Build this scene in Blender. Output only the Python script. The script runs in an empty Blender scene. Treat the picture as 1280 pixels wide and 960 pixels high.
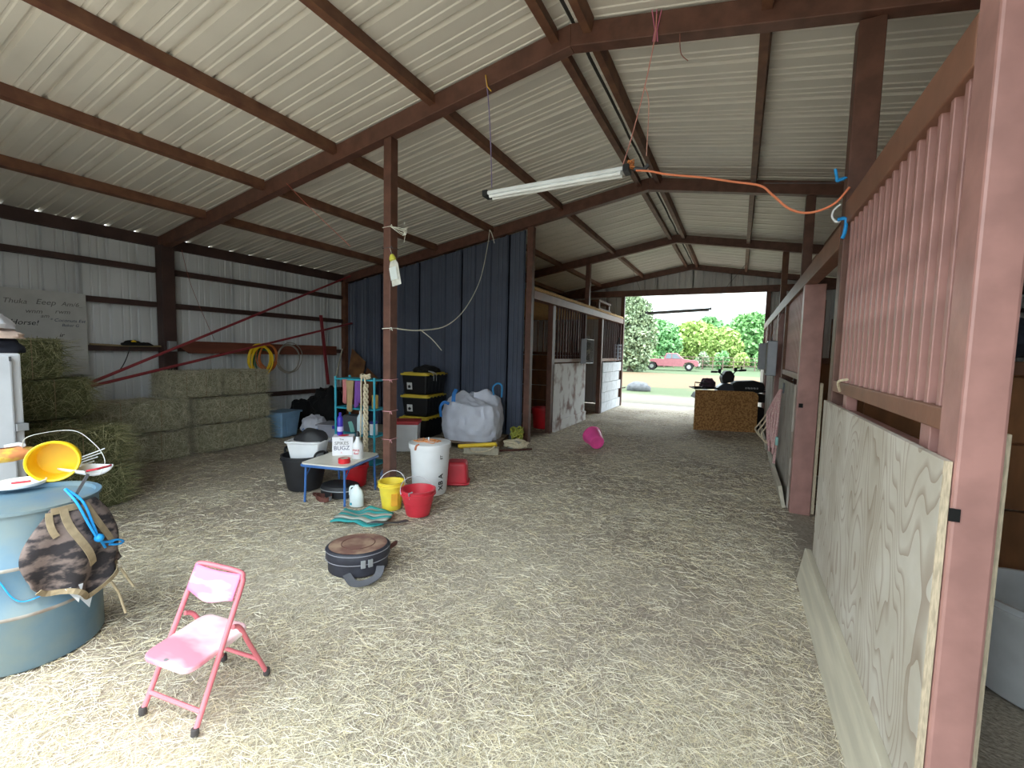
import bpy, bmesh, math, random
import numpy as np
from mathutils import Vector, Matrix, Euler, noise
random.seed(7); rng = np.random.default_rng(7)
PI = math.pi
scene = bpy.context.scene
C = scene.collection

# ------------------------------------------------------------------ camera
F, YAW, PITCH, ROLL, H = 553.7, .4711, .0734, .0239, 1.48
def _basis():
    cy, sy, cp, sp = math.cos(YAW), math.sin(YAW), math.cos(PITCH), math.sin(PITCH)
    fwd = Vector((-sy*cp, cy*cp, -sp)); r0 = Vector((cy, sy, 0)); up = r0.cross(fwd)
    c, s = math.cos(ROLL), math.sin(ROLL)
    return c*r0 + s*up, -s*r0 + c*up, fwd
RV, UV, FV = _basis()
CAM = Vector((0, 0, H))
cd = bpy.data.cameras.new('camera'); cam = bpy.data.objects.new('camera', cd); C.objects.link(cam)
cd.sensor_width = 36; cd.lens = 36*F/1280; cd.clip_end = 600; cd.clip_start = .02
cam.matrix_world = Matrix(((RV.x, UV.x, -FV.x, 0), (RV.y, UV.y, -FV.y, 0), (RV.z, UV.z, -FV.z, H), (0, 0, 0, 1)))
scene.camera = cam
# ------------------------------------------------------------------ sky, sun, exposure
SKY = 1.5
world = bpy.data.worlds.new('sky'); scene.world = world; world.use_nodes = True
nt = world.node_tree; nt.nodes.clear()
wo = nt.nodes.new('ShaderNodeOutputWorld'); bg = nt.nodes.new('ShaderNodeBackground')
tc = nt.nodes.new('ShaderNodeTexCoord'); nz = nt.nodes.new('ShaderNodeTexNoise'); rp = nt.nodes.new('ShaderNodeValToRGB')
mp = nt.nodes.new('ShaderNodeMapping'); mp.inputs['Scale'].default_value = (1, 1, 3)
nz.inputs['Scale'].default_value = 2.2; nz.inputs['Detail'].default_value = 6
rp.color_ramp.elements[0].position = .35; rp.color_ramp.elements[0].color = (.74, .92, 1, 1)
rp.color_ramp.elements[1].position = .62; rp.color_ramp.elements[1].color = (.90, .98, 1, 1)
nt.links.new(tc.outputs['Generated'], mp.inputs['Vector']); nt.links.new(mp.outputs[0], nz.inputs['Vector'])
nt.links.new(nz.outputs['Fac'], rp.inputs['Fac'])
# hazy-overcast luminance: (1 + 2 sin e)/3, the standard overcast sky
sx_ = nt.nodes.new('ShaderNodeSeparateXYZ'); nt.links.new(tc.outputs['Generated'], sx_.inputs[0])
cl_ = nt.nodes.new('ShaderNodeClamp'); nt.links.new(sx_.outputs['Z'], cl_.inputs['Value'])
ov_ = nt.nodes.new('ShaderNodeMath'); ov_.operation = 'MULTIPLY_ADD'; ov_.inputs[1].default_value = 2/3*SKY; ov_.inputs[2].default_value = SKY/3
nt.links.new(cl_.outputs[0], ov_.inputs[0]); nt.links.new(ov_.outputs[0], bg.inputs['Strength'])
nt.links.new(rp.outputs['Color'], bg.inputs['Color'])
nt.links.new(bg.outputs[0], wo.inputs['Surface'])
sl = bpy.data.lights.new('sun', 'SUN'); sl.energy = .45; sl.angle = math.radians(5); sl.color = (1, .95, .86)
sun = bpy.data.objects.new('sun', sl); C.objects.link(sun)
sun.rotation_euler = Vector((-.60, .33, -1.0)).to_track_quat('-Z', 'Y').to_euler(); sun.location = (0, -30, 60)
vs = scene.view_settings
vs.view_transform = 'Standard'; vs.look = 'None'; vs.gamma = 1; vs.use_curve_mapping = False
vs.exposure = 2.6
try:
    scene.cycles.diffuse_bounces = 8; scene.cycles.max_bounces = 12
except Exception: pass

# ------------------------------------------------------------------ pixel -> world
def ray(x, y): return FV + RV*((x-640)/F) + UV*((480-y)/F)
def G(x, y, z=0.0): d = ray(x, y); return CAM + d*((z-H)/d.z)
def WX(x, y, X): d = ray(x, y); return CAM + d*(X/d.x)
def WY(x, y, Y): d = ray(x, y); return CAM + d*(Y/d.y)

# ------------------------------------------------------------------ materials
def lin(c):
    return tuple(((v/255)/12.92 if v/255 <= .04045 else ((v/255+.055)/1.055)**2.4) for v in c) + (1,)
MATS = {}
def mat(key, col, rough=.6, var=.12, scale=6, bump=0.0, bscale=40, metal=0, col2=None, stretch=(1,1,1), detail=4, lo=.35, hi=.65, spec=.5, trans=0, alpha=1, coord='Object'):
    if key in MATS: return MATS[key]
    m = bpy.data.materials.new(key); m.use_nodes = True; n = m.node_tree.nodes; L = m.node_tree.links
    b = n['Principled BSDF']; b.inputs['Roughness'].default_value = rough; b.inputs['Metallic'].default_value = metal
    b.inputs['Specular IOR Level'].default_value = spec
    if trans: b.inputs['Transmission Weight'].default_value = trans
    if alpha < 1: b.inputs['Alpha'].default_value = alpha
    c = lin(col)
    t = n.new('ShaderNodeTexCoord'); mpn = n.new('ShaderNodeMapping'); mpn.inputs['Scale'].default_value = stretch
    L.new(t.outputs[coord], mpn.inputs['Vector'])
    nn = n.new('ShaderNodeTexNoise'); nn.inputs['Scale'].default_value = scale; nn.inputs['Detail'].default_value = detail
    L.new(mpn.outputs[0], nn.inputs['Vector'])
    r = n.new('ShaderNodeValToRGB')
    r.color_ramp.elements[0].position = lo; r.color_ramp.elements[1].position = hi
    if col2 is None:
        r.color_ramp.elements[0].color = tuple(v*(1-var) for v in c[:3]) + (1,)
        r.color_ramp.elements[1].color = tuple(min(1, v*(1+var)) for v in c[:3]) + (1,)
    else:
        r.color_ramp.elements[0].color = c; r.color_ramp.elements[1].color = lin(col2)
    L.new(nn.outputs['Fac'], r.inputs['Fac']); L.new(r.outputs['Color'], b.inputs['Base Color'])
    if bump:
        n2 = n.new('ShaderNodeTexNoise'); n2.inputs['Scale'].default_value = bscale; n2.inputs['Detail'].default_value = 5
        L.new(mpn.outputs[0], n2.inputs['Vector'])
        bp = n.new('ShaderNodeBump'); bp.inputs['Strength'].default_value = bump; bp.inputs['Distance'].default_value = .02
        L.new(n2.outputs['Fac'], bp.inputs['Height']); L.new(bp.outputs['Normal'], b.inputs['Normal'])
    MATS[key] = m
    return m
def plain(key, col, rough=.5, **k): return mat(key, col, rough, var=.06, **k)
def grain_mat(key, c1, c2, axis='Y', scale=3.0, dist=6.0, rough=.75, stretch=None, bands=True):
    """wood with contour-like grain: noise-warped wave"""
    if key in MATS: return MATS[key]
    m = bpy.data.materials.new(key); m.use_nodes = True; n = m.node_tree.nodes; L = m.node_tree.links
    b = n['Principled BSDF']; b.inputs['Roughness'].default_value = rough
    t = n.new('ShaderNodeTexCoord'); mpn = n.new('ShaderNodeMapping')
    mpn.inputs['Scale'].default_value = stretch or (1, 1, 1)
    L.new(t.outputs['Object'], mpn.inputs['Vector'])
    n1 = n.new('ShaderNodeTexNoise'); n1.inputs['Scale'].default_value = scale; n1.inputs['Detail'].default_value = 1.5
    L.new(mpn.outputs[0], n1.inputs['Vector'])
    mul = n.new('ShaderNodeMath'); mul.operation = 'MULTIPLY'; mul.inputs[1].default_value = dist
    L.new(n1.outputs['Fac'], mul.inputs[0])
    fr = n.new('ShaderNodeMath'); fr.operation = 'FRACT'; L.new(mul.outputs[0], fr.inputs[0])
    r = n.new('ShaderNodeValToRGB'); cr = r.color_ramp
    cr.elements[0].position = 0; cr.elements[0].color = lin(c1)
    cr.elements[1].position = 1; cr.elements[1].color = lin(c2)
    e = cr.elements.new(.62); e.color = lin(c1)
    L.new(fr.outputs[0], r.inputs['Fac'])
    n2 = n.new('ShaderNodeTexNoise'); n2.inputs['Scale'].default_value = 4; n2.inputs['Detail'].default_value = 6
    L.new(t.outputs['Object'], n2.inputs['Vector'])
    r2 = n.new('ShaderNodeValToRGB'); r2.color_ramp.elements[0].position = .35; r2.color_ramp.elements[1].position = .7
    r2.color_ramp.elements[0].color = (.72, .68, .62, 1); r2.color_ramp.elements[1].color = (1.0, 1.0, 1.0, 1)
    L.new(n2.outputs['Fac'], r2.inputs['Fac'])
    mx = n.new('ShaderNodeMixRGB'); mx.blend_type = 'MULTIPLY'; mx.inputs['Fac'].default_value = .8
    L.new(r.outputs['Color'], mx.inputs['Color1']); L.new(r2.outputs['Color'], mx.inputs['Color2'])
    L.new(mx.outputs['Color'], b.inputs['Base Color'])
    MATS[key] = m
    return m
roofm = mat('roof_sheet', (221, 216, 207), .42, var=.06, scale=1.5)
wallm = mat('wall_sheet', (208, 210, 212), .45, var=.10, scale=2, stretch=(1, 1, .3))
bluem = mat('blue_sheet', (84, 91, 108), .28, var=.10, scale=2)
steel = mat('oxide_steel', (100, 67, 56), .5, var=.22, scale=5, stretch=(2, 2, 2), bump=.06)
steel_d = mat('oxide_purlin', (98, 62, 48), .6, col2=(122, 84, 62), scale=8)
steel_k = mat('oxide_dark', (66, 46, 42), .6, var=.2, scale=5)  # near-black brown oxide for girts, eave struts and the side wall post
steel_lit = mat('oxide_skylit', (164, 121, 114), .42, var=.14, scale=7, bump=.05)  # sky sheen on the oxide steel put into a paler, pinker colour
railm = mat('oxide_rail', (132, 92, 74), .5, var=.15, scale=6, bump=.05)
darkred = mat('dark_red_wood', (74, 40, 34), .7, var=.25, scale=4, stretch=(3, 3, .5))
ply = grain_mat('weathered_plywood', (204, 198, 188), (172, 158, 145), scale=1.9, dist=22, stretch=(1, 1.7, .55))
plygrey = grain_mat('grey_plywood', (172, 166, 158), (138, 128, 118), scale=2, dist=8, stretch=(1, 2, .4))
plydge = mat('plywood_edge', (188, 172, 148), .8, var=.2, scale=30, stretch=(8, 1, 1))
board = mat('raw_board', (190, 182, 164), .8, var=.12, scale=5, stretch=(4, .4, 4), bump=.1)
plybrown = mat('brown_plywood', (128, 84, 52), .75, var=.22, scale=5, stretch=(2, 2, .6))
white_worn = mat('worn_white_paint', (222, 218, 216), .7, col2=(136, 104, 96), scale=3.6, lo=.5, hi=.66, detail=7)
brick_w = mat('white_block', (218, 220, 226), .8, var=.08, scale=10)
osb = mat('osb_strand', (190, 142, 86), .8, col2=(136, 92, 52), scale=34, stretch=(1, 1, 1), detail=5, lo=.4, hi=.62)
osbtop = mat('osb_deck', (206, 168, 110), .8, var=.2, scale=20)
black = mat('black_plastic', (22, 22, 25), .45, var=.2, scale=4)
blackr = mat('black_rubber', (34, 34, 38), .6, var=.25, scale=5)
cloth_b = mat('black_cloth', (16, 16, 18), .95, var=.3, scale=6, bump=.3, bscale=12)
whitep = mat('white_plastic', (232, 234, 238), .4, var=.05, scale=4)
redp = mat('red_plastic', (214, 38, 48), .4, var=.10, scale=5)
redp2 = mat('red_faded', (205, 52, 66), .45, var=.12, scale=5)
pinkp = mat('hot_pink_plastic', (250, 92, 168), .4, var=.08)
yelp = mat('yellow_plastic', (243, 205, 30), .4, var=.08)
yelp2 = mat('yellow_pail', (240, 214, 70), .45, var=.08)
bluep = mat('blue_metal', (60, 105, 170), .4, var=.1)
teal = mat('teal_metal', (40, 150, 172), .45, var=.12)
lbl = mat('light_blue_plastic', (128, 164, 196), .45, var=.08)
bluerope = mat('blue_rope', (30, 150, 225), .6, var=.15, scale=60)
grey = mat('grey_metal', (150, 152, 156), .4, var=.1, metal=.3)
dgrey = mat('dark_grey', (70, 72, 78), .5, var=.15)
tan = mat('tan_webbing', (150, 134, 108), .85, var=.15, scale=30)
ropew = mat('cream_rope', (222, 208, 180), .85, var=.15, scale=60, bump=.4, bscale=120)
ropep = mat('pink_rope', (206, 150, 152), .85, col2=(226, 196, 190), scale=70, bump=.4, bscale=120)
orange = mat('orange_cord', (238, 140, 100), .5, var=.08)
purple = mat('purple_plastic', (58, 44, 170), .4, var=.1)
leather = mat('brown_leather', (92, 52, 44), .6, var=.3, scale=20, bump=.3)
M_text = plain('black_ink', (26, 26, 34), .6)
M_red = plain('red_ink', (215, 40, 60), .5)

# ------------------------------------------------------------------ mesh builder
class MB:
    def __init__(s): s.v = []; s.f = []; s.mi = []; s.cur = 0; s.M = None
    def add(s, vs, fs):
        o = len(s.v)
        if s.M is not None: vs = [s.M @ Vector(v) for v in vs]
        s.v += [tuple(v) for v in vs]; s.f += [tuple(i+o for i in f) for f in fs]; s.mi += [s.cur]*len(fs)
        return s
    def box(s, c, size, rot=None, taper=1.0):
        a, b, d = size[0]/2, size[1]/2, size[2]/2
        vs = []
        for z in (-1, 1):
            t = taper if z < 0 else 1
            for x, y in ((-1, -1), (1, -1), (1, 1), (-1, 1)):
                vs.append(Vector((x*a*t, y*b*t, z*d)))
        if rot is not None: vs = [rot @ v for v in vs]
        vs = [v + Vector(c) for v in vs]
        return s.add(vs, [(3, 2, 1, 0), (4, 5, 6, 7), (0, 1, 5, 4), (1, 2, 6, 5), (2, 3, 7, 6), (3, 0, 4, 7)])
    def span(s, lo, hi):
        return s.box([(a+b)/2 for a, b in zip(lo, hi)], [abs(b-a) for a, b in zip(lo, hi)])
    def bar(s, p, q, w, h=None, up=(0, 0, 1)):
        p, q = Vector(p), Vector(q); h = h or w; d = (q-p); L = d.length; d.normalize(); u = Vector(up)
        if abs(d.dot(u)) > .99: u = Vector((0, 1, 0))
        x = d.cross(u).normalized(); u = x.cross(d)
        R = Matrix((x, d, u)).transposed()
        return s.box((p+q)/2, (w, L, h), R)
    def tube(s, pts, r, n=8, closed=False, radii=None, caps=True):
        P = [Vector(p) for p in pts]; m = len(P)
        if m < 2: return s
        def tg(i):
            if closed: return (P[(i+1) % m]-P[i-1]).normalized()
            return (P[min(i+1, m-1)]-P[max(i-1, 0)]).normalized()
        t = tg(0); a = Vector((0, 0, 1)) if abs(t.z) < .9 else Vector((1, 0, 0)); nrm = (a - t*a.dot(t)).normalized()
        vs = []
        for i in range(m):
            t = tg(i); nrm = nrm - t*nrm.dot(t)
            if nrm.length < 1e-6: nrm = t.orthogonal()
            nrm.normalize(); b = t.cross(nrm); rr = radii[i] if radii else r
            for k in range(n):
                an = 2*PI*k/n; vs.append(P[i] + (nrm*math.cos(an) + b*math.sin(an))*rr)
        fs = []
        for i in range(m if closed else m-1):
            j = (i+1) % m
            for k in range(n): fs.append((i*n+k, i*n+(k+1) % n, j*n+(k+1) % n, j*n+k))
        if not closed and caps:
            fs.append(tuple(range(n-1, -1, -1))); fs.append(tuple((m-1)*n+k for k in range(n)))
        return s.add(vs, fs)
    def lathe(s, prof, n=24, sx=1, sy=1, cap0=True, cap1=True, a0=0):
        vs = []; fs = []; m = len(prof)
        for r, z in prof:
            for k in range(n):
                an = a0+2*PI*k/n; vs.append((r*math.cos(an)*sx, r*math.sin(an)*sy, z))
        for i in range(m-1):
            for k in range(n): fs.append((i*n+k, i*n+(k+1) % n, (i+1)*n+(k+1) % n, (i+1)*n+k))
        if cap0: fs.append(tuple(range(n-1, -1, -1)))
        if cap1: fs.append(tuple((m-1)*n+k for k in range(n)))
        return s.add(vs, fs)
    def prism(s, poly, d0, d1, plane='xz'):
        n = len(poly); vs = []
        for d in (d0, d1):
            for a, b in poly: vs.append((a, d, b) if plane == 'xz' else ((d, a, b) if plane == 'yz' else (a, b, d)))
        fs = [tuple(range(n)), tuple(range(2*n-1, n-1, -1))] + [(i, i+n, (i+1) % n+n, (i+1) % n) for i in range(n)]
        return s.add(vs, fs)
    def grid(s, fn, nu, nv, wrapu=False):
        vs = [fn(i/(nu-(0 if wrapu else 1)), j/(nv-1)) for j in range(nv) for i in range(nu)]
        fs = []
        for j in range(nv-1):
            for i in range(nu if wrapu else nu-1):
                k = (i+1) % nu; fs.append((j*nu+i, j*nu+k, (j+1)*nu+k, (j+1)*nu+i))
        return s.add(vs, fs)
    def ribbon(s, pts, w, up, th=.003):
        P = [Vector(p) for p in pts]; m = len(P); vs = []
        for i in range(m):
            t = (P[min(i+1, m-1)]-P[max(i-1, 0)]).normalized(); u = up[i] if isinstance(up, list) else up
            u = Vector(u); sd = t.cross(u).normalized(); nn = sd.cross(t)
            for a, b in ((-1, -1), (1, -1), (1, 1), (-1, 1)): vs.append(P[i] + sd*(a*w/2) + nn*(b*th/2))
        fs = [(3, 2, 1, 0), tuple((m-1)*4+k for k in range(4))]
        for i in range(m-1):
            for k in range(4): fs.append((i*4+k, i*4+(k+1) % 4, i*4+4+(k+1) % 4, i*4+4+k))
        return s.add(vs, fs)
    def mesh(s, name, mats, smooth):
        me = bpy.data.meshes.new(name); me.from_pydata(s.v, [], s.f)
        for m in (mats if isinstance(mats, (list, tuple)) else [mats]): me.materials.append(m)
        if any(s.mi): me.polygons.foreach_set('material_index', s.mi)
        if smooth: me.polygons.foreach_set('use_smooth', [True]*len(me.polygons))
        bm = bmesh.new(); bm.from_mesh(me); bmesh.ops.recalc_face_normals(bm, faces=bm.faces); bm.to_mesh(me); bm.free()
        return me
    def build(s, name, mats, parent=None, smooth=False, bevel=0, world=False, seg=2):
        """parent: verts are local to it. No parent: origin moved to the base centre of the mesh."""
        off = Vector((0, 0, 0))
        if parent is None and not world:
            a = np.array(s.v); lo, hi = a.min(0), a.max(0)
            off = Vector(((lo[0]+hi[0])/2, (lo[1]+hi[1])/2, lo[2]))
            s.v = [tuple(Vector(v)-off) for v in s.v]
        me = s.mesh(name, mats, smooth)
        if smooth:
            try: me.set_sharp_from_angle(angle=math.radians(40))
            except Exception: pass
        o = bpy.data.objects.new(name, me); C.objects.link(o); o.location = off
        if parent is not None: o.parent = parent
        if bevel:
            b = o.modifiers.new('bevel', 'BEVEL'); b.width = bevel; b.segments = seg; b.limit_method = 'ANGLE'; b.angle_limit = .6
        return o
def tag(o, label=None, cat=None, group=None, kind=None):
    if label: o['label'] = label
    if cat: o['category'] = cat
    if group: o['group'] = group
    if kind: o['kind'] = kind
    return o
def thing(name, label, cat, loc=(0, 0, 0), rz=0, group=None, rot=None):
    o = bpy.data.objects.new(name, None); C.objects.link(o); o.empty_display_size = .1
    o.location = loc; o.rotation_euler = rot if rot is not None else (0, 0, rz)
    return tag(o, label, cat, group)
def struct(name, loc=(0, 0, 0)):
    o = bpy.data.objects.new(name, None); C.objects.link(o); o.location = loc; o['kind'] = 'structure'; o.empty_display_size = .1
    return o
def inst(src, parent, loc=None, rot=None):
    o = src.copy(); C.objects.link(o); o.parent = parent
    if loc is not None: o.location = loc
    if rot is not None: o.rotation_euler = rot
    return o
def copy_tree(root, loc=None, rz=None):
    r = root.copy(); C.objects.link(r)
    if loc is not None: r.location = loc
    if rz is not None: r.rotation_euler = (0, 0, rz)
    for ch in [o for o in list(C.objects) if o.parent == root]:
        c = ch.copy(); C.objects.link(c); c.parent = r
        for g in [o for o in list(C.objects) if o.parent == ch]:
            d = g.copy(); C.objects.link(d); d.parent = c
    return r
def text(body, size, m, parent, M, name='lettering', shear=0, th=.0008, align='CENTER'):
    cu = bpy.data.curves.new('t', 'FONT'); cu.body = body; cu.size = size; cu.align_x = align; cu.align_y = 'CENTER'; cu.shear = shear; cu.extrude = th
    cu.resolution_u = 3
    o = bpy.data.objects.new('t', cu); C.objects.link(o)
    dg = bpy.context.evaluated_depsgraph_get(); dg.update()
    me = bpy.data.meshes.new_from_object(o.evaluated_get(dg)); bpy.data.objects.remove(o); me.transform(M)
    me.materials.clear(); me.materials.append(m)
    q = bpy.data.objects.new(name, me); C.objects.link(q)
    if parent is not None: q.parent = parent
    return q
def frame(origin, x, n):
    """matrix: local x along x, local z along n (text faces n)"""
    x = Vector(x).normalized(); n = Vector(n).normalized(); y = n.cross(x).normalized(); x = y.cross(n)
    m = Matrix((x, y, n)).transposed().to_4x4(); m.translation = Vector(origin); return m
def smooth_path(pts, k=6):
    P = [Vector(p) for p in pts]; out = []
    for i in range(len(P)-1):
        p0 = P[max(i-1, 0)]; p1 = P[i]; p2 = P[i+1]; p3 = P[min(i+2, len(P)-1)]
        for j in range(k):
            t = j/k
            out.append(.5*((2*p1) + (p2-p0)*t + (2*p0-5*p1+4*p2-p3)*t*t + (3*p1-p0-3*p2+p3)*t**3))
    out.append(P[-1]); return out
def nz3(v, s=1.0): return noise.noise(Vector(v)*s)

# ------------------------------------------------------------------ building dimensions (m)
XL, XA, XB, XRIDGE, XR = -7.16, -3.02, .515, -1.237, 4.69
YF = [.13, 3.30, 6.47, 9.64, 12.81]
ZE, SL = 2.92, .17
def roofz(x): return ZE + SL*(x-XL) if x <= XRIDGE else ZE + SL*(XRIDGE-XL) - SL*(x-XRIDGE)

# ------------------------------------------------------------------ ground and floor
gm = bpy.data.materials.new('yard_ground'); gm.use_nodes = True
n = gm.node_tree.nodes; L = gm.node_tree.links; b = n['Principled BSDF']; b.inputs['Roughness'].default_value = .95
t = n.new('ShaderNodeTexCoord'); sp = n.new('ShaderNodeSeparateXYZ'); L.new(t.outputs['Object'], sp.inputs[0])
nn = n.new('ShaderNodeTexNoise'); nn.inputs['Scale'].default_value = .35; nn.inputs['Detail'].default_value = 8; L.new(t.outputs['Object'], nn.inputs['Vector'])
ma = n.new('ShaderNodeMath'); ma.operation = 'MULTIPLY_ADD'; ma.inputs[1].default_value = 5; L.new(nn.outputs['Fac'], ma.inputs[0]); L.new(sp.outputs['Y'], ma.inputs[2])
mr = n.new('ShaderNodeMapRange'); mr.inputs['From Min'].default_value = 0; mr.inputs['From Max'].default_value = 100; L.new(ma.outputs[0], mr.inputs['Value'])
r = n.new('ShaderNodeValToRGB'); cr = r.color_ramp
cr.elements[0].position = 0; cr.elements[0].color = lin((140, 132, 118)); cr.elements[1].position = 1; cr.elements[1].color = lin((66, 84, 46))
for p_, c_ in ((.195, (112, 106, 96)), (.205, (70, 84, 52)), (.235, (72, 84, 54)), (.25, (112, 88, 64)), (.405, (116, 92, 68)), (.42, (74, 90, 56)), (.5, (66, 84, 50))):
    e = cr.elements.new(p_); e.color = lin(c_)
L.new(mr.outputs[0], r.inputs['Fac'])
n3 = n.new('ShaderNodeTexNoise'); n3.inputs['Scale'].default_value = 9; n3.inputs['Detail'].default_value = 6; L.new(t.outputs['Object'], n3.inputs['Vector'])
r3 = n.new('ShaderNodeValToRGB'); r3.color_ramp.elements[0].color = (.7, .7, .66, 1); r3.color_ramp.elements[1].color = (1.1, 1.1, 1.1, 1)
L.new(n3.outputs['Fac'], r3.inputs['Fac'])
mx = n.new('ShaderNodeMixRGB'); mx.blend_type = 'MULTIPLY'; mx.inputs['Fac'].default_value = 1
L.new(r.outputs['Color'], mx.inputs['Color1']); L.new(r3.outputs['Color'], mx.inputs['Color2']); L.new(mx.outputs[0], b.inputs['Base Color'])
g = MB(); g.grid(lambda u, v: (-200+400*u, -60+300*v, -.05), 41, 31)
g.build('ground', gm, world=True)['kind'] = 'structure'

fm = bpy.data.materials.new('dirt_and_straw'); fm.use_nodes = True
n = fm.node_tree.nodes; L = fm.node_tree.links; b = n['Principled BSDF']; b.inputs['Roughness'].default_value = .95
t = n.new('ShaderNodeTexCoord')
na = n.new('ShaderNodeTexNoise'); na.inputs['Scale'].default_value = .9; na.inputs['Detail'].default_value = 7; L.new(t.outputs['Object'], na.inputs['Vector'])
ra = n.new('ShaderNodeValToRGB'); ra.color_ramp.elements[0].position = .38; ra.color_ramp.elements[1].position = .62
ra.color_ramp.elements[0].color = lin((160, 148, 138)); ra.color_ramp.elements[1].color = lin((194, 185, 172))
L.new(na.outputs['Fac'], ra.inputs['Fac'])
nb = n.new('ShaderNodeTexNoise'); nb.inputs['Scale'].default_value = 60; nb.inputs['Detail'].default_value = 6; L.new(t.outputs['Object'], nb.inputs['Vector'])
rb = n.new('ShaderNodeValToRGB'); rb.color_ramp.elements[0].position = .3; rb.color_ramp.elements[1].position = .7
rb.color_ramp.elements[0].color = (.62, .6, .55, 1); rb.color_ramp.elements[1].color = (1.12, 1.1, 1.06, 1)
L.new(nb.outputs['Fac'], rb.inputs['Fac'])
mx = n.new('ShaderNodeMixRGB'); mx.blend_type = 'MULTIPLY'; mx.inputs['Fac'].default_value = 1
L.new(ra.outputs['Color'], mx.inputs['Color1']); L.new(rb.outputs['Color'], mx.inputs['Color2']); L.new(mx.outputs[0], b.inputs['Base Color'])
bp = n.new('ShaderNodeBump'); bp.inputs['Strength'].default_value = .5; bp.inputs['Distance'].default_value = .02
L.new(nb.outputs['Fac'], bp.inputs['Height']); L.new(bp.outputs['Normal'], b.inputs['Normal'])
def fz(x, y): return .012*nz3((x, y, 0), 1.3) + .006*nz3((x, y, 5), 4) - .012
g = MB()
def ff(u, v):
    x, y = -7.3+12.1*u, -3+17*v
    return (x, y, fz(x, y) if y < 13.5 else -.045)
g.grid(ff, 111, 151)
floor = g.build('floor', fm, smooth=True, world=True); floor['kind'] = 'structure'

# ------------------------------------------------------------------ loose straw: too many stalks to count
def strands(name, P, D, ln, wd, midx, mats, parent=None, bend=.15):
    """P (n,3) base, D (n,3) direction; each strand a bent 2-quad strip"""
    nS = len(P); D = D/np.linalg.norm(D, axis=1, keepdims=True)
    up = rng.normal(size=(nS, 3)); up[:, 2] = abs(up[:, 2])+.4
    side = np.cross(D, up); side /= np.linalg.norm(side, axis=1, keepdims=True)+1e-9
    nor = np.cross(side, D)
    ln = ln[:, None]; wd = wd[:, None]/2
    bd = nor*ln*bend*rng.uniform(-1, 1, size=(nS, 1))
    c0 = P; c1 = P + D*ln*.5 + bd; c2 = P + D*ln
    V = np.stack([c0-side*wd, c0+side*wd, c1-side*wd, c1+side*wd, c2-side*wd*.6, c2+side*wd*.6], 1).reshape(-1, 3)
    base = (np.arange(nS)*6)[:, None]
    Fq = np.concatenate([base+np.array([0, 1, 3, 2]), base+np.array([2, 3, 5, 4])], 1).reshape(-1, 4)
    me = bpy.data.meshes.new(name); me.vertices.add(len(V)); me.vertices.foreach_set('co', V.astype(np.float32).ravel())
    me.loops.add(Fq.size); me.loops.foreach_set('vertex_index', Fq.astype(np.int32).ravel())
    me.polygons.add(len(Fq)); me.polygons.foreach_set('loop_start', np.arange(0, Fq.size, 4, dtype=np.int32))
    me.update(calc_edges=True)
    for m in mats: me.materials.append(m)
    me.polygons.foreach_set('material_index', np.repeat(midx, 2).astype(np.int32))
    o = bpy.data.objects.new(name, me); C.objects.link(o); o['kind'] = 'stuff'
    if parent is not None: o.parent = parent
    return o
straw_m = [plain('straw_pale', (235, 226, 206), .7), plain('straw_gold', (219, 205, 172), .7), plain('straw_grey', (194, 184, 164), .75), plain('straw_olive', (156, 150, 128), .75)]
N = 330000
rr = .75 + 11.5*rng.random(N)**2.1
an = rng.uniform(-1.42, .22, N)
sx, sy = rr*np.sin(an), rr*np.cos(an)
den = np.array([.5+.9*nz3((x, y, 3), .8) + .5*nz3((x, y, 9), 2.5) for x, y in zip(sx, sy)])
keep = (sy > .1) & (sy < 13.4) & (sx > -7.0) & (sx < 3.5) & (rng.random(N) < np.clip(.35+.6*den, .3, 1)) & ~((sx > XB-.02) & (sx < XB+.2))
sx, sy = sx[keep], sy[keep]; n_ = len(sx)
sz = np.array([fz(x, y) for x, y in zip(sx, sy)]) + rng.uniform(.001, .012, n_)
th = rng.uniform(0, 2*PI, n_)
D = np.stack([np.cos(th), np.sin(th), rng.normal(0, .06, n_)], 1)
dist = np.hypot(sx, sy)
pw = rng.random(n_); hay = np.clip((-3.4-sx)/2.0, 0, 1)
mi = np.where(pw < .42-.3*hay, 0, np.where(pw < .75-.4*hay, 1, np.where(pw < .95-.35*hay, 2, 3)))
so = strands('loose_straw', np.stack([sx, sy, sz], 1), D, rng.uniform(.025, .10, n_), rng.uniform(.0010, .0021, n_)*np.clip(dist/2.2, 1, 2.4), mi, straw_m, floor)

# ------------------------------------------------------------------ roof: ceiling sheets, purlins, rafters
P12 = .305
def sheet_profile(nr, h=.036, fine=True):
    pts = []
    for i in range(nr):
        o = i*P12
        pts += [(o, 0), (o+.10, 0), (o+.107, .008), (o+.119, .008), (o+.126, 0), (o+.175, 0), (o+.182, .008), (o+.194, .008), (o+.201, 0), (o+.25, 0), (o+.262, h), (o+.288, h), (o+.300, 0)] if fine else \
               [(o, 0), (o+.25, 0), (o+.264, h), (o+.291, h)]
    pts.append((nr*P12+.03, 0)); return pts
ceiling = struct('ceiling')
prof = sheet_profile(3)
def roof_sheet(side):
    m = MB(); vs = []; k = len(prof)
    xa, xb = (XL-.02, XRIDGE-.02) if side < 0 else (XR+.02, XRIDGE+.02)
    for x in (xa, xb):
        for y, h in prof: vs.append((x, y, roofz(x)+h + (.0)))
    fs = [(i, i+1, k+i+1, k+i) for i in range(k-1)]
    m.add(vs, fs); return m.build('roof_panel', roofm, ceiling, world=True)
YS = -.30
for side in (-1, 1):
    o = roof_sheet(side); o.location = (0, YS, 0)
    for i in range(1, 15): inst(o, ceiling, (0, YS+i*.915, 0 if i % 2 else .0008))
m = MB()
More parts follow.
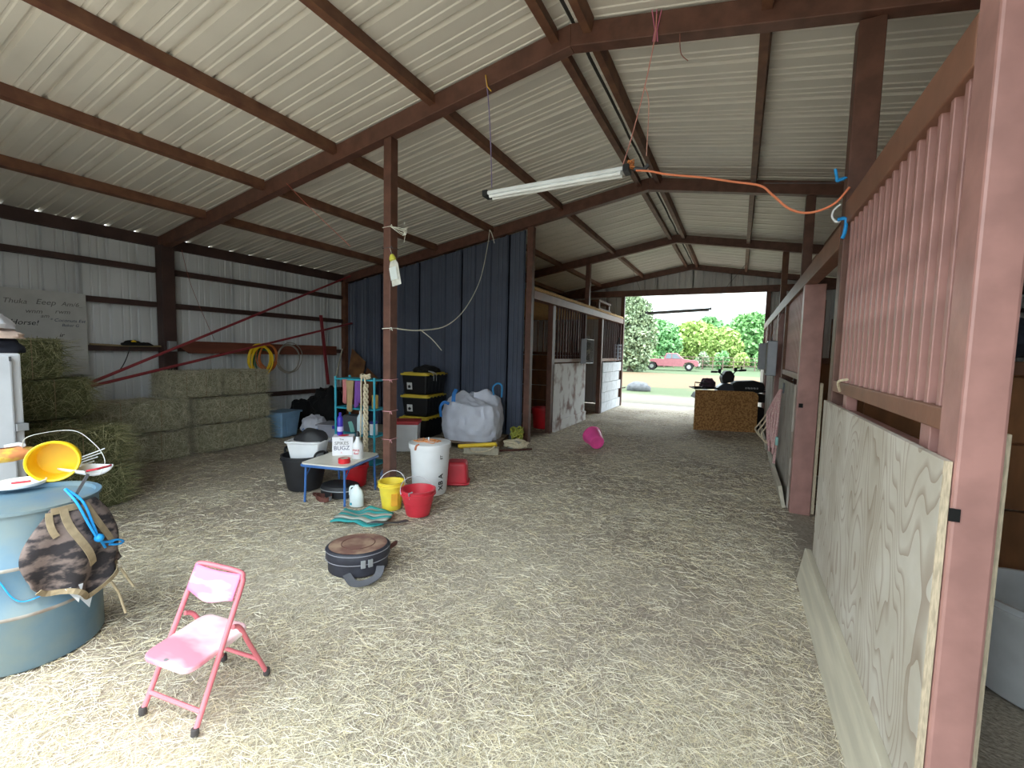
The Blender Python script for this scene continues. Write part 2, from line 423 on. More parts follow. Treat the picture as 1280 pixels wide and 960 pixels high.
for s in (-1, 1):
    m.add([(XRIDGE, YS, roofz(XRIDGE)+.06), (XRIDGE, 13.4, roofz(XRIDGE)+.06), (XRIDGE+s*.2, 13.4, roofz(XRIDGE+.2)+.034), (XRIDGE+s*.2, YS, roofz(XRIDGE+.2)+.034)], [(0, 1, 2, 3)])
m.build('ridge_cap', roofm, ceiling, world=True)
m = MB(); m.tube([(XRIDGE+.004*math.sin(i*1.7), -.2+i*.3, roofz(XRIDGE)+.006+.006*math.sin(i*2.3)) for i in range(46)], .013, 6); m.build('ridge_gap_shade', plain('gap_shade', (52, 48, 46), .9), ceiling, world=True)  # dark tube added to stand in for the shade inside the ridge gap
m = MB(); fp_ = [Vector((XRIDGE-.03+.02*math.sin(i*1.9), 2.55+.035*i, roofz(XRIDGE)-.03-.015*math.sin(i*2.7))) for i in range(12)]; m.tube(fp_, .02, 7, radii=[.012+.012*abs(math.sin(i*1.3)) for i in range(12)]); m.build('foam_scrap', mat('yellow_foam', (186, 150, 70), .9, var=.3, scale=40), ceiling, world=True)
PX = [-5.97, -4.83, -3.71, -2.51, -1.37, -1.10, .045, 1.25, 2.4, 3.55]
for x in PX:
    m = MB(); z = roofz(x); s = 1 if x < XRIDGE else -1
    for i in range(5):
        y0 = (YF[i-1]+.05) if i else -.28; y1 = YF[i]-.05
        m.bar((x, y0, z-.053), (x, y1, z-.053), .06, .10, up=(-SL*s, 0, 1))
    m.build('purlin', steel_d, ceiling, world=True)
for i, y in enumerate(YF):
    for s in (-1, 1):
        xe = XL+.05 if s < 0 else XR-.05
        m = MB()
        d = .19 if i != 4 else .17
        yw = .05
        def q(x, dz): return (x, roofz(x)-dz)
        poly = [q(xe, .02), q(XRIDGE, .02), q(XRIDGE, .02+d-.03), q(xe, .02+d-.03)]
        m.prism(poly, y-yw, y+yw, 'xz'); m.build('rafter', steel, ceiling, world=True, bevel=.006)
        if s < 0: poly[1] = q(XRIDGE, .02)
# eave struts sit on the wall tops
for x in (XL+.04, XR-.04):
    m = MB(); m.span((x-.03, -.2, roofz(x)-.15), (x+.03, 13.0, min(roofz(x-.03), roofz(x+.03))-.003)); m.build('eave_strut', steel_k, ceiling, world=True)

# ------------------------------------------------------------------ walls
def wall_sheets(name, y0, y1, x, z1, inward, mt, root, nr=3):
    pr = sheet_profile(nr); k = len(pr); w = nr*P12
    m = MB(); vs = []
    for z in (0, z1):
        for y, h in pr: vs.append((x-inward*h, y, z))
    m.add(vs, [(i, i+1, k+i+1, k+i) for i in range(k-1)])
    o = m.build('wall_panel', mt, root, world=True); o.location = (0, y0, 0)
    c = int(round((y1-y0)/w))
    for i in range(1, c): inst(o, root, (0, y0+i*w, 0))
wl = struct('wall_left'); wall_sheets('wl', YS+.005, 13.3, XL, roofz(XL)-.03, 1, wallm, wl)
wr = struct('wall_right'); wall_sheets('wr', YS+.005, 13.3, XR, roofz(XR)-.03, -1, wallm, wr)
def zold(z): return (z+.27)*.792
GZ = [zold(2.84), zold(2.255), zold(1.50), zold(.55)]
for z in GZ:
    for root, x in ((wl, XL+.05), (wr, XR-.05)):
        m = MB()
        for i in range(1, 5): m.span((x-.045, YF[i-1]+.09, z-.035), (x+.045, YF[i]-.09, z+.035))
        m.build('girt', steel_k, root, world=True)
def gable_sheets(root, x0, x1, y, z0, zf, mt, inward, step=.915):
    """sheets in a plane y=const whose top follows zf(x)"""
    x = x0
    while x < x1-.02:
        w = min(step, x1-x); nr = max(1, int(round(w/P12))); pr = [p for p in sheet_profile(3) if p[0] <= w+.031]
        m = MB(); k = len(pr)
        vs = [(p+x, y+inward*h, z0) for p, h in pr] + [(p+x, y+inward*h, zf(p+x)) for p, h in pr]
        m.add(vs, [(i, i+1, k+i+1, k+i) for i in range(k-1)])
        m.build('wall_panel', mt, root, world=True); x += step
wb = struct('wall_back'); YB = YF[4]+.06
gable_sheets(wb, XL, XA-.02, YB, 0, lambda x: roofz(x)-.005, wallm, 1)
gable_sheets(wb, XA-.02, XB+.02, YB, 3.2, lambda x: roofz(x)-.005, wallm, 1)
gable_sheets(wb, XB+.02, XR, YB, 0, lambda x: roofz(x)-.005, wallm, 1)
m = MB(); m.span((XL+.1, YF[4]-.06, 3.11), (XR-.1, YF[4]+.05, 3.27)); m.build('door_lintel', steel, wb, world=True, bevel=.005)
for x in (XA+.0, XB+.06):
    m = MB(); m.span((x-.05, YF[4]-.05, 0), (x+.05, YF[4]+.055, 3.11)); m.build('door_jamb', steel, wb, world=True, bevel=.005)
wf = struct('wall_front')
gable_sheets(wf, XL, -4.32, .06, 0, lambda x: roofz(x)-.005, wallm, -1)
gable_sheets(wf, -4.32, XB+.02, .06, 3.2, lambda x: roofz(x)-.005, wallm, -1)
gable_sheets(wf, XB+.02, XR, .06, 0, lambda x: roofz(x)-.005, wallm, -1)
m = MB(); m.span((XL+.1, YF[0]-.06, 3.11), (XR-.1, YF[0]+.05, 3.27)); m.build('door_lintel', steel, wf, world=True)
for x in (-4.35, XB+.06):
    m = MB(); m.span((x-.05, YF[0]-.05, 0), (x+.05, YF[0]+.055, 3.11)); m.build('door_jamb', steel, wf, world=True)
# dark blue partition
wp = struct('wall_partition')
gable_sheets(wp, XL+.08, XA-.05, YF[2]+.02, 0, lambda x: roofz(x)-.20, bluem, -1, .915)
m = MB(); m.span((XA-.055, YF[2]-.02, 0), (XA+.045, YF[2]+.08, roofz(XA)-.18)); m.build('corner_post', steel, wp, world=True, bevel=.004)
m = MB(); m.span((XL+.02, YF[2]-.06, 0), (XL+.12, YF[2]+.04, roofz(XL)-.12)); m.build('corner_post', steel_d, wp, world=True)

# ------------------------------------------------------------------ support posts
def post(name, x0, x1, y0, y1, z1, label, m_=steel, z0=-.02):
    o = MB().span((x0, y0, z0), (x1, y1, z1)).build(name, m_, bevel=.006)
    return tag(o, label, 'post')
post('support_post', XA-.06, XA+.03, YF[1]-.03, YF[1]+.07, roofz(XA)-.17, 'rust red square steel post with strings tied round it between shelf rack and white tub', steel)
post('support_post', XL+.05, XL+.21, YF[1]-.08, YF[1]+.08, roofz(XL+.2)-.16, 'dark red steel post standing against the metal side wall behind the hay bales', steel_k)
post('support_post', XB, XB+.13, YF[1], YF[1]+.11, roofz(XB+.13)-.172, 'tall rust red steel post at the doorway beside the barred stall with an orange cord', steel)
post('support_post', XB+.105, XB+.205, YF[2], YF[2]+.1, roofz(XB+.12)-.14, 'rust red steel post rising above the second barred stall front to the roof', steel)
post('support_post', XB+.105, XB+.205, YF[3], YF[3]+.1, roofz(XB+.12)-.14, 'dark steel post behind the hanging grey fans rising to the roof', steel_d)
post('support_post', XA-.10, XA-.0, YF[3]-.05, YF[3]+.05, roofz(XA)-.14, 'slim steel post rising from the loft deck between the white stall panels to the roof', steel, 2.532)

# ------------------------------------------------------------------ right stalls
st = thing('horse_stall', 'near stall front of rust red bars above a weathered plywood sheet', 'horse stall', (XB, 1.53, 0))
def loc(o, *p): return tuple(Vector(p)-Vector(o.location))
def sp_(root, name, lo, hi, mt, bevel=.004, world=True):
    m = MB(); m.span(tuple(Vector(lo)-Vector(root.location)), tuple(Vector(hi)-Vector(root.location)))
    return m.build(name, mt, root, bevel=bevel)
XP1 = WY(1262, 535, 1.53).x
P0 = sp_(st, 'corner_post', (XB, 1.53, -.02), (XP1, 1.66, 2.62), steel_lit, .008)
hl = WY(1193, 644, 1.529)
m = MB(); m.box(Vector(hl)-Vector(st.location), (.022, .004, .034)); hb = m.build('bolt_hole', plain('void', (6, 5, 5), .9), P0)
sp_(st, 'door_lining', (XP1+.001, 1.56, 0), (XP1+.018, 1.66, 1.3), plydge, 0)
sp_(st, 'top_rail', (XB, 1.66, 2.27), (XB+.1, 3.30, 2.41), railm, .006)
sp_(st, 'bottom_rail', (XB+.005, 1.66, 1.285), (XB+.075, 3.30, 1.35), railm, .005)
sp_(st, 'lower_rail', (XB+.01, 1.66, 1.14), (XB+.08, 3.30, 1.20), steel_lit, .005)
for y in (1.83, 3.02): sp_(st, 'rail_stub', (XB+.02, y-.04, 1.20), (XB+.07, y+.04, 1.285), steel_lit, .003)
b0 = None
for i in range(16):
    y = 1.745+i*.0975
    if b0 is None:
        m = MB(); m.span((.018, -.014, 1.345), (.046, .014, 2.275)); b0 = m.build('bar', steel_lit, st, bevel=.003); b0.location = (0, y-1.53, 0)
    else: inst(b0, st, (0, y-1.53, 0))
m = MB(); m.span((-.02, .015, 0), (-.002, 1.86, 1.22)); sh = m.build('plywood_sheet', ply, st)
m = MB(); m.span((-.0195, .011, 0), (-.0025, .0155, 1.22)); m.build('sheet_edge', plydge, sh)
m = MB(); m.box((-.055, .93, .105), (.035, 1.98, .235), Euler((0, math.radians(9), 0)).to_matrix()); m.build('kick_board', board, st, bevel=.003)
def seg(yA, yB, label, shm, kick=True, zr=2.27):
    s = thing('horse_stall', label, 'horse stall', (XB, yA, 0))
    Ln = yB-yA
    sp_(s, 'corner_post', (XB, yA, -.02), (XB+.17, yA+.12, 2.17), steel_lit, .006)
    sp_(s, 'corner_post', (XB, yB-.12, -.02), (XB+.12, yB, 2.17), steel_d, .006)
    sp_(s, 'bottom_rail', (XB+.005, yA+.12, 1.27), (XB+.07, yB-.12, 1.33), railm, .004)
    k = max(4, int((Ln-.24)/.1)); b1 = None
    for i in range(k):
        y = .12+(Ln-.24)*(i+.5)/k
        if b1 is None:
            m = MB(); m.span((.03, -.013, 1.33), (.056, .013, 2.18)); b1 = m.build('bar', steel_lit, s, bevel=.002); b1.location = (0, y, 0)
        else: inst(b1, s, (0, y, 0))
    m = MB(); m.span((-.018, .10, 0), (-.001, Ln-.02, 1.22)); m.build('plywood_sheet', shm, s)
    if kick:
        m = MB(); m.box((-.06, Ln/2+.05, .10), (.035, Ln*.95, .22), Euler((0, math.radians(-12), 0)).to_matrix()); m.build('kick_board', board, s, bevel=.003)
    return s
S2 = seg(4.98, 6.95, 'stall front with rope hank hung on its grey plywood, beyond the first doorway', plygrey)
S3 = seg(8.05, 9.9, 'stall front behind the grey hanging box fans on the rope hank side', plygrey)
S4 = seg(11.0, 12.7, 'last stall front beside the open rear doorway behind the upright chipboard sheet', plygrey, False)
m = MB(); m.span((XB, 3.42, 2.17), (XB+.1, 12.75, 2.31)); tag(m.build('stall_beam', railm, bevel=.005), 'long brown steel beam running along the tops of the further stall fronts', 'beam')
bh_ = WY(1001, 507, 4.979); m = MB(); m.box(Vector(bh_)-Vector(S2.location), (.035, .004, .04)); m.build('bolt_hole', plain('void', (6, 5, 5), .9), S2)
# plywood lining on the door edge of second stall, block at its foot
m = MB(); m.span((XB+.175, 4.99, 0), (XB+.2, 5.12, 1.25)); tag(m.build('door_lining', plydge), 'narrow plywood strip lining the dark stall doorway', 'board')
# stall dividers (plywood below, open above)
def divider(y, x0, x1, label):
    d = thing('stall_divider', label, 'partition', (x0, y, 0))
    k = 4; hgt = 1.4
    for i in range(k):
        sp_(d, 'plank', (x0, y, .02+i*hgt/k), (x1, y+.04, .02+(i+1)*hgt/k-.012), plybrown, .003)
    sp_(d, 'cap_rail', (x0, y-.01, hgt+.02), (x1, y+.05, hgt+.09), steel_d, .003)
    b2 = None
    for i in range(int((x1-x0)/.14)):
        if b2 is None:
            m = MB(); m.span((-.012, .008, hgt+.09), (.012, .032, 2.2)); b2 = m.build('bar', steel_d, d); b2.location = (.1, 0, 0)
        else: inst(b2, d, (.1+i*.14, 0, 0))
    return d
divider(3.20, XB+.15, XR-.15, 'brown plank divider inside the near stall behind the white tub')
divider(6.62, XB+.15, XR-.15, 'brown plank divider across the dark stall behind the red blanket')
divider(9.78, XB+.15, XR-.15, 'brown plank divider in the far stall behind the box fans')

# ------------------------------------------------------------------ left stalls beyond the partition
def lseg(yA, yB, label, mt, blocks=False):
    s = thing('horse_stall', label, 'horse stall', (XA, yA, 0)); Ln = yB-yA
    sp_(s, 'corner_post', (XA-.1, yA, -.02), (XA, yA+.13, 2.33), steel, .005)
    sp_(s, 'corner_post', (XA-.1, yB-.08, -.02), (XA, yB, 2.33), darkred, .005)
    sp_(s, 'bottom_rail', (XA-.07, yA+.13, 1.29), (XA-.01, yB-.08, 1.36), railm, .004)
    k = 12; b3 = None
    for i in range(k):
        y = .13+(Ln-.21)*(i+.5)/k
        if b3 is None:
            m = MB(); m.span((-.055, -.013, 1.36), (-.03, .013, 2.34)); b3 = m.build('bar', darkred, s); b3.location = (0, y, 0)
        else: inst(b3, s, (0, y, 0))
    if not blocks:
        m = MB(); m.span((0.001, .12, 0), (.02, Ln-.02, 1.27)); m.build('painted_sheet', mt, s)
        m = MB(); m.span((.02, .12, 0), (.05, Ln, .2)); m.build('kick_board', white_worn, s, bevel=.003)
    else:
        q0 = None; zz = 0
        for r_ in range(5):
            c0 = 0
            for c_ in range(4):
                y0 = .1+c_*.48-(0 if r_ % 2 == 0 else .24); y1 = min(y0+.47, Ln); y0 = max(y0, .1)
                m = MB(); m.span((0, y0, r_*.253), (.03, y1, r_*.253+.243)); m.build('board', brick_w, s, bevel=.004)
    return s
lseg(7.50, 9.48, 'stall front with stained white painted panel and a box fan on it', white_worn)
lseg(10.72, 12.72, 'stall front with whitewashed boards next to the open rear doorway', brick_w, True)
dk = thing('loft_deck', 'raw chipboard loft deck on a red timber header over the two stalls', 'loft', (XA, 6.6, 2.3))
sp_(dk, 'header_beam', (XA-.12, 6.57, 2.335), (XA+.04, 12.75, 2.47), railm, .005)
yy = 6.57
for i in range(3):
    y1 = min(yy+2.4, 12.75); sp_(dk, 'deck_sheet', (XL+.15, yy, 2.475), (XA+.045, y1-.01, 2.50), osbtop, 0); yy = y1
sp_(dk, 'deck_edge', (XA-.02, 6.58, 2.501), (XA+.03, 12.74, 2.53), osbtop, 0)
divl = divider(9.5, XL+.2, XA-.15, 'brown plank divider behind the stained white stall panel')
m = MB(); m.span((XL+.25, 6.62, 0), (XA-.2, 6.66, 2.0)); tag(m.build('lining_boards', plybrown), 'dark brown board lining on the back of the blue metal partition', 'board')
# pieces stored on the loft
m = MB(); m.span((-3.6, 10.5, 2.532), (-3.05, 11.6, 2.58)).span((-3.6, 10.5, 2.72), (-3.05, 11.6, 2.77)).span((-3.58, 10.55, 2.58), (-3.5, 10.65, 2.72)).span((-3.15, 10.55, 2.58), (-3.07, 10.65, 2.72)).span((-3.58, 11.45, 2.58), (-3.5, 11.55, 2.72)).span((-3.15, 11.45, 2.58), (-3.07, 11.55, 2.72))
tag(m.build('pallet', steel_d), 'dark open pallet lying on the loft deck over the far stall', 'pallet')

# ================================================================== outdoors
def leaf_cloud(name, blobs, per, size, mats, parent, flat=.8):
    P = []; S = []
    for (c, r) in blobs:
        d = rng.normal(size=(per, 3)); d /= np.linalg.norm(d, axis=1, keepdims=True)
        q = np.array(c) + d*np.array(r)*rng.uniform(.72, 1.05, (per, 1)); P.append(q)
    P = np.concatenate(P); nS = len(P)
    a = rng.normal(size=(nS, 3)); a /= np.linalg.norm(a, axis=1, keepdims=True)
    b_ = np.cross(a, rng.normal(size=(nS, 3))); b_ /= np.linalg.norm(b_, axis=1, keepdims=True)
    sz = rng.uniform(.5, 1.2, (nS, 1))*size
    V = np.stack([P-a*sz, P+b_*sz*.6, P+a*sz, P-b_*sz*.6], 1).reshape(-1, 3)
    Fq = np.arange(nS*4).reshape(-1, 4)
    me = bpy.data.meshes.new(name); me.from_pydata(V.tolist(), [], Fq.tolist())
    for m_ in mats: me.materials.append(m_)
    me.polygons.foreach_set('material_index', rng.integers(0, len(mats), nS).astype(np.int32))
    o = bpy.data.objects.new(name, me); C.objects.link(o); o.parent = parent; o['kind'] = 'stuff'
    return o
bark = mat('bark', (84, 72, 62), .9, var=.3, scale=6)
greens = {k: [mat('leaf_%s_%d' % (k, i), c, .7, var=.1) for i, c in enumerate(cs)] for k, cs in {
    'mid': [(122, 168, 104), (138, 184, 116), (108, 152, 96)], 'lime': [(160, 184, 104), (174, 196, 118), (146, 170, 96)],
    'grey': [(138, 156, 124), (152, 170, 134), (124, 142, 112)], 'deep': [(108, 156, 104), (120, 170, 112), (132, 180, 118)]}.items()}
def tree(px, ptop, Y, wpx, kind, label, h0=.12):
    base = WY(px, 455, Y); top = WY(px, ptop, Y); s = (base-CAM).dot(FV)/F
    h = top.z; w = wpx*s/2
    t = thing('tree', label, 'tree', (base.x, Y, -.05), 0, 'trees beyond the fence')
    m = MB(); m.tube([(0, 0, 0), (.1, 0, h*.3), (0, .1, h*.6)], .3, 8, radii=[.32, .24, .1]); m.build('trunk', bark, t)
    blobs = []
    for i in range(26):
        f = (i+.5)/26; zz = h*(h0+(1-h0)*f); prof = math.sin(PI*min(1, .12+.86*f))**.6
        an_ = i*2.4; rad = w*.55*prof
        blobs.append(((math.cos(an_)*rad, math.sin(an_)*rad, min(zz, h*.9)), (w*.5*(.5+.5*prof), w*.5*(.5+.5*prof), h*.15)))
    leaf_cloud('crown', blobs, 420 if Y < 60 else 260, .34*min(1.1, Y/72), greens[kind], t)
    return t
tree(788, 372, 40, 62, 'grey', 'tall grey green feathery tree at the doorway edge beyond the field')
tree(822, 402, 62, 56, 'deep', 'rich green rounded tree above the parked red pickup bed')
tree(866, 404, 72, 66, 'lime', 'bright yellow green rounded tree above the pickup bonnet')
tree(884, 398, 92, 40, 'deep', 'darker green tree showing behind the yellow green one')
tree(905, 412, 66, 40, 'lime', 'low yellow green tree between the bright one and the tall one')
tree(938, 394, 78, 72, 'mid', 'tall mid green tree by the grey fans side of the doorway')
tree(752, 384, 72, 50, 'mid', 'mid green tree mostly hidden behind the whitewashed stall')
tree(985, 400, 64, 50, 'mid', 'mid green tree mostly hidden behind the dark stall posts')
tree(845, 410, 100, 60, 'mid', 'hazy green tree in the gap between two nearer crowns')
# pipe fence
fn = thing('fence', 'rusty pipe and wire fence along the far edge of the field', 'fence', (0, 55, 0))
pipe = mat('rusty_pipe', (120, 96, 88), .7, var=.2)
p0 = None
for i in range(46):
    x = -32+i*1.05
    if p0 is None:
        m = MB(); m.tube([(0, 0, -.05), (0, 0, 1.35)], .045, 6); p0 = m.build('fence_post', pipe, fn); p0.location = (x, 0, 0)
    else: inst(p0, fn, (x, 0, 0))
for z in (.45, .9, 1.33):
    m = MB(); m.tube([(-33, 0, z), (17, 0, z)], .03, 6); m.build('fence_rail', pipe, fn)
# brush along fence
for i, (px, w_, k_) in enumerate(((816, 1.4, 'mid'), (878, 1.5, 'grey'), (902, 1.4, 'deep'), (927, 1.5, 'lime'), (951, 1.4, 'mid'), (791, 1.4, 'grey'))):
    b_ = WY(px, 455, 56.9)
    t = thing('bush', ['round mid green bush behind the pickup bed', 'grey green bush in front of the pickup bonnet behind the fence', 'dark green bush behind the fence beside the grey green bush', 'yellow green bush behind the fence and handlebars', 'mid green bush behind the fence by the grey fans', 'grey green bush at the foot of the feathery tree'][i], 'bush', (b_.x, 56.9, -.05))
    m = MB(); m.tube([(0, 0, 0), (.1, 0, .8)], .1, 6); m.build('stem', bark, t)
    leaf_cloud('foliage', [((random.uniform(-.6, .6)*w_/2, random.uniform(-.5, .5), random.uniform(.5, 1.6)), (w_*.3, .7, .6)) for _ in range(8)], 120, .2, greens[k_], t)
# red pickup beyond the field
tc_ = WY(838, 462, 47.5); truck = thing('pickup_truck', 'haze-paled red pickup truck parked along the far fence', 'truck', (tc_.x, 47.5, -.03), math.radians(4))
tred = mat('truck_red_hazed', (160, 100, 108), .35, var=.08); chrome = plain('chrome', (200, 202, 206), .25, metal=.8); glassd = plain('truck_glass', (120, 132, 142), .15)  # truck red paled towards pink, distance haze put into the colour
tyre = plain('tyre', (26, 26, 28), .8)
m = MB(); m.prism([(-2.7, .55), (-2.7, 1.12), (-.55, 1.12), (-.55, 1.14), (1.25, 1.14), (2.45, 1.02), (2.62, .85), (2.62, .5), (2.3, .42), (2.15, .75), (1.75, .85), (1.35, .75), (1.2, .42), (-1.2, .42), (-1.35, .75), (-1.75, .85), (-2.15, .75), (-2.3, .45)], -.9, .9); m.build('body', tred, truck, bevel=.03)
m = MB(); m.prism([(-.62, 1.14), (-.42, 1.72), (.55, 1.74), (1.22, 1.14)], -.8, .8); cab = m.build('cab', tred, truck, bevel=.04)
for x0, x1, x2, x3 in ((-.48, -.34, .08, .08), (.16, .16, .52, 1.0)):
    m = MB(); m.prism([(x0, 1.18), (x1, 1.64), (x2, 1.66), (x3, 1.18)], -.815, .815); m.build('window', glassd, cab)
for x in (-1.75, 1.75):
    for y in (-.82, .82):
        m = MB(); m.M = Matrix.Translation((x, y, .4)) @ Matrix.Rotation(PI/2, 4, 'X'); m.lathe([(.2, -.11), (.38, -.11), (.4, -.08), (.4, .08), (.38, .11), (.2, .11)], 18); w_ = m.build('wheel', tyre, truck, smooth=True)
        m = MB(); m.M = Matrix.Translation((x, y, .4)) @ Matrix.Rotation(PI/2, 4, 'X'); m.lathe([(.2, -.12), (.2, .12)], 14); m.build('hub', chrome, w_)
for x in (-2.78, 2.68):
    m = MB(); m.box((x, 0, .55), (.14, 1.8, .2)); m.build('bumper', chrome, truck, bevel=.02)
m = MB(); m.box((2.6, 0, .86), (.08, 1.5, .2)); m.build('grille', chrome, truck)
# grey weathered stump/roller near the doorway
rk = G(798, 487); rk2 = thing('boulder', 'smooth grey boulder on the grass outside the rear doorway', 'rock', (rk.x, rk.y, -.06))
m = MB()
def fr(u, v):
    a = 2*PI*u; p = PI*v; d = Vector((math.cos(a)*math.sin(p), math.sin(a)*math.sin(p), math.cos(p)))
    k = 1+.12*nz3(d, 2.5); return (d.x*.5*k, d.y*.34*k, .12+d.z*.28*k)
m.grid(fr, 24, 14, True); m.build('stone', mat('stone_grey', (92, 94, 98), .9, var=.2, bump=.4, bscale=12), rk2, smooth=True)
m = MB(); m.tube([(-.95, .1, .05), (-.55, 0, .12)], .03, 6); m.build('root', bark, rk2)

# ================================================================== helpers for small goods
def bucket(name, label, cat, loc, r0, r1, h, mt, bail=None, rot=None, rz=0, lid=None, group=None, rim=.012, bail_up=.0, inner=None, th=.008):
    t = thing(name, label, cat, loc, rz, group, rot)
    m = MB(); m.lathe([(r0*.96, 0), (r0, .01), (r1*.985, h-.05), (r1*.985, h-.045), (r1+rim, h-.045), (r1+rim, h-.03), (r1, h-.03), (r1, h-.012), (r1+rim*.8, h-.008), (r1+rim*.8, h), (r1-th, h), (r1-th-.004, h-.02), (r0-th, .015)], 32)
    m.build('body', mt, t, smooth=True)
    if inner is not None:
        m = MB(); m.lathe([(0.001, h*.55), (r1*.9, h*.5)], 24, cap0=False, cap1=False); m.build('contents', inner, t, smooth=True)
    if bail is not None:
        m = MB(); R_ = r1+rim; pts = [(R_*math.cos(a), R_*math.sin(a)*math.cos(bail_up), h-.03+R_*math.sin(a)*math.sin(bail_up)) for a in np.linspace(0, PI, 17)]
        m.tube(pts, .0035, 6); m.build('bail_handle', bail, t)
    if lid is not None:
        m = MB(); m.lathe([(0.001, h+.012), (r1*.8, h+.012), (r1*.86, h+.004), (r1+.006, h+.008), (r1+.012, h+.004), (r1+.012, h-.03)], 32, cap0=False, cap1=False); m.build('lid', lid, t, smooth=True)
    return t
def rope(name, label, cat, pts, r, mt, k=6, n=6, group=None):
    m = MB(); m.tube(smooth_path(pts, k), r, n); return tag(m.build(name, mt, smooth=True), label, cat, group)

# ================================================================== pink child's folding chair
pk = mat('pink_enamel', (214, 116, 126), .38, var=.08, scale=8)
pkseat = mat('pink_faded_seat', (222, 130, 148), .45, col2=(240, 226, 226), scale=3.0, lo=.42, hi=.58, stretch=(.6, 1.4, 1))
pkdark = mat('pink_backrest', (226, 128, 166), .45, col2=(240, 226, 230), scale=5, lo=.45, hi=.62, stretch=(.6, 1, 2))
rubber = plain('rubber_tip', (70, 66, 66), .8)
fl, fr_, br_, bl_ = G(180, 893), G(250, 922), G(325, 851), G(265, 828)
cc = (fl+fr_+br_+bl_)/4; rzc = math.atan2((fr_-fl).y, (fr_-fl).x)
ch = thing('folding_chair', "small pink metal folding child's chair standing alone on the straw", 'chair', (cc.x, cc.y, 0), rzc)
w2 = .145
def side_pt(s, f):  # main side tube: front foot to top
    return Vector((s*w2*(1-.06*f), -.15+.23*f, .012+.50*f))
for s in (-1, 1):
    pass
top = []
for i in range(9):
    a = PI*i/8; top.append(Vector((-math.cos(a)*w2*.94*(1 if abs(math.cos(a)) > .8 else 1), .12+.012, .535+.03*math.sin(a)**.5 if math.sin(a) > 0 else .535)))
m = MB(); path = [side_pt(-1, 0), side_pt(-1, .5), side_pt(-1, .92)] + [Vector((-w2*.91, .073, .505)), Vector((-w2*.8, .079, .524)), Vector((0, .08, .528)), Vector((w2*.8, .079, .524)), Vector((w2*.91, .073, .505))] + [side_pt(1, .92), side_pt(1, .5), side_pt(1, 0)]
m.tube(smooth_path(path, 4), .0105, 10); m.build('main_frame', pk, ch, smooth=True)
m = MB(); path = [Vector((-w2*.86, .165, .012)), Vector((-w2*.86, .06, .27)), Vector((-w2*.86, .03, .335)), Vector((-w2*.86, 0, .345))]
for s in (-1, 1):
    m = MB(); q_ = [Vector((s*w2*.90, .185, .012)), Vector((s*w2*.90, .10, .20)), Vector((s*w2*.92, .055, .30)), Vector((s*w2*.95, .02, .325))]
    m.tube(smooth_path(q_, 4), .0095, 10); m.build('rear_leg', pk, ch, smooth=True)
m = MB(); m.tube([(-w2, -.125, .075), (w2, -.125, .075)], .0085, 8); m.build('front_stretcher', pk, ch, smooth=True)
m = MB(); m.tube([(-w2*.9, .145, .10), (w2*.9, .145, .10)], .0085, 8); m.build('rear_stretcher', pk, ch, smooth=True)
for x, y in ((-w2, -.15), (w2, -.15), (-w2*.9, .185), (w2*.9, .185)):
    m = MB(); m.M = Matrix.Translation((x, y, 0)); m.lathe([(.013, 0), (.015, .004), (.0135, .028), (.011, .03)], 10); m.build('rubber_foot', rubber, ch, smooth=True)
def rrect(w, d, r, n=6):
    o = []
    for cx, cy, a0 in ((w/2-r, d/2-r, 0), (-w/2+r, d/2-r, PI/2), (-w/2+r, -d/2+r, PI), (w/2-r, -d/2+r, 1.5*PI)):
        for i in range(n+1): a = a0+PI/2*i/n; o.append((cx+r*math.cos(a), cy+r*math.sin(a)))
    return o
m = MB(); m.M = Matrix.Translation((.006, -.03, .262)) @ Matrix.Rotation(.08, 4, 'X'); m.prism(rrect(.262, .275, .045), -.012, .012, 'xy')
seat = m.build('seat', pkseat, ch, bevel=.008, seg=3)
m = MB(); m.M = Matrix.Translation((.0, -.148, .262)) ; m.lathe([(.010, 0), (.010, .003)], 12); m.build('seat_rivet', grey, seat)
m = MB()
def fb(u, v):
    x = (u-.5)*2*w2*.9; wave = .012*math.cos((u-.5)*2*PI)
    z = .522-(.105+wave)*v; y = .078 - .045*v - .012*math.cos((u-.5)*PI) 
    return (x, y-.004, z)
m.grid(fb, 20, 8); bo = m.build('backrest', pkdark, ch, smooth=True); sd = bo.modifiers.new('s', 'SOLIDIFY'); sd.thickness = .007; sd.offset = 1

# ================================================================== blue drum and what is on it
DC = Vector((-3.0, .79, 0)); DR, DH = .26, .73
dm = mat('drum_paint', (84, 116, 138), .5, col2=(116, 128, 126), scale=3.5, lo=.4, hi=.7, detail=6, bump=.04)
dr = thing('drum', 'dented blue grey barrel with rust worn hoops beside the hay', 'barrel', DC)
m = MB(); prf = [(DR*.96, 0), (DR, .015), (DR, .24), (DR+.012, .255), (DR+.012, .27), (DR, .285), (DR, .46), (DR+.012, .475), (DR+.012, .49), (DR, .505), (DR, DH-.015), (DR+.012, DH-.012), (DR+.012, DH), (DR-.01, DH), (DR-.012, DH-.02)]
m.lathe(prf, 48, cap1=True); m.build('barrel_body', dm, dr, smooth=True)
for z in (.2625, .4825):
    m = MB(); m.lathe([(DR+.0122, z-.008), (DR+.0145, z-.004), (DR+.0145, z+.004), (DR+.0122, z+.008)], 48, cap0=False, cap1=False); m.build('hoop', mat('worn_hoop', (150, 148, 142), .5, col2=(110, 92, 80), scale=8), dr, smooth=True)
zt = DH
def on(px, py, z): return G(px, py, z)
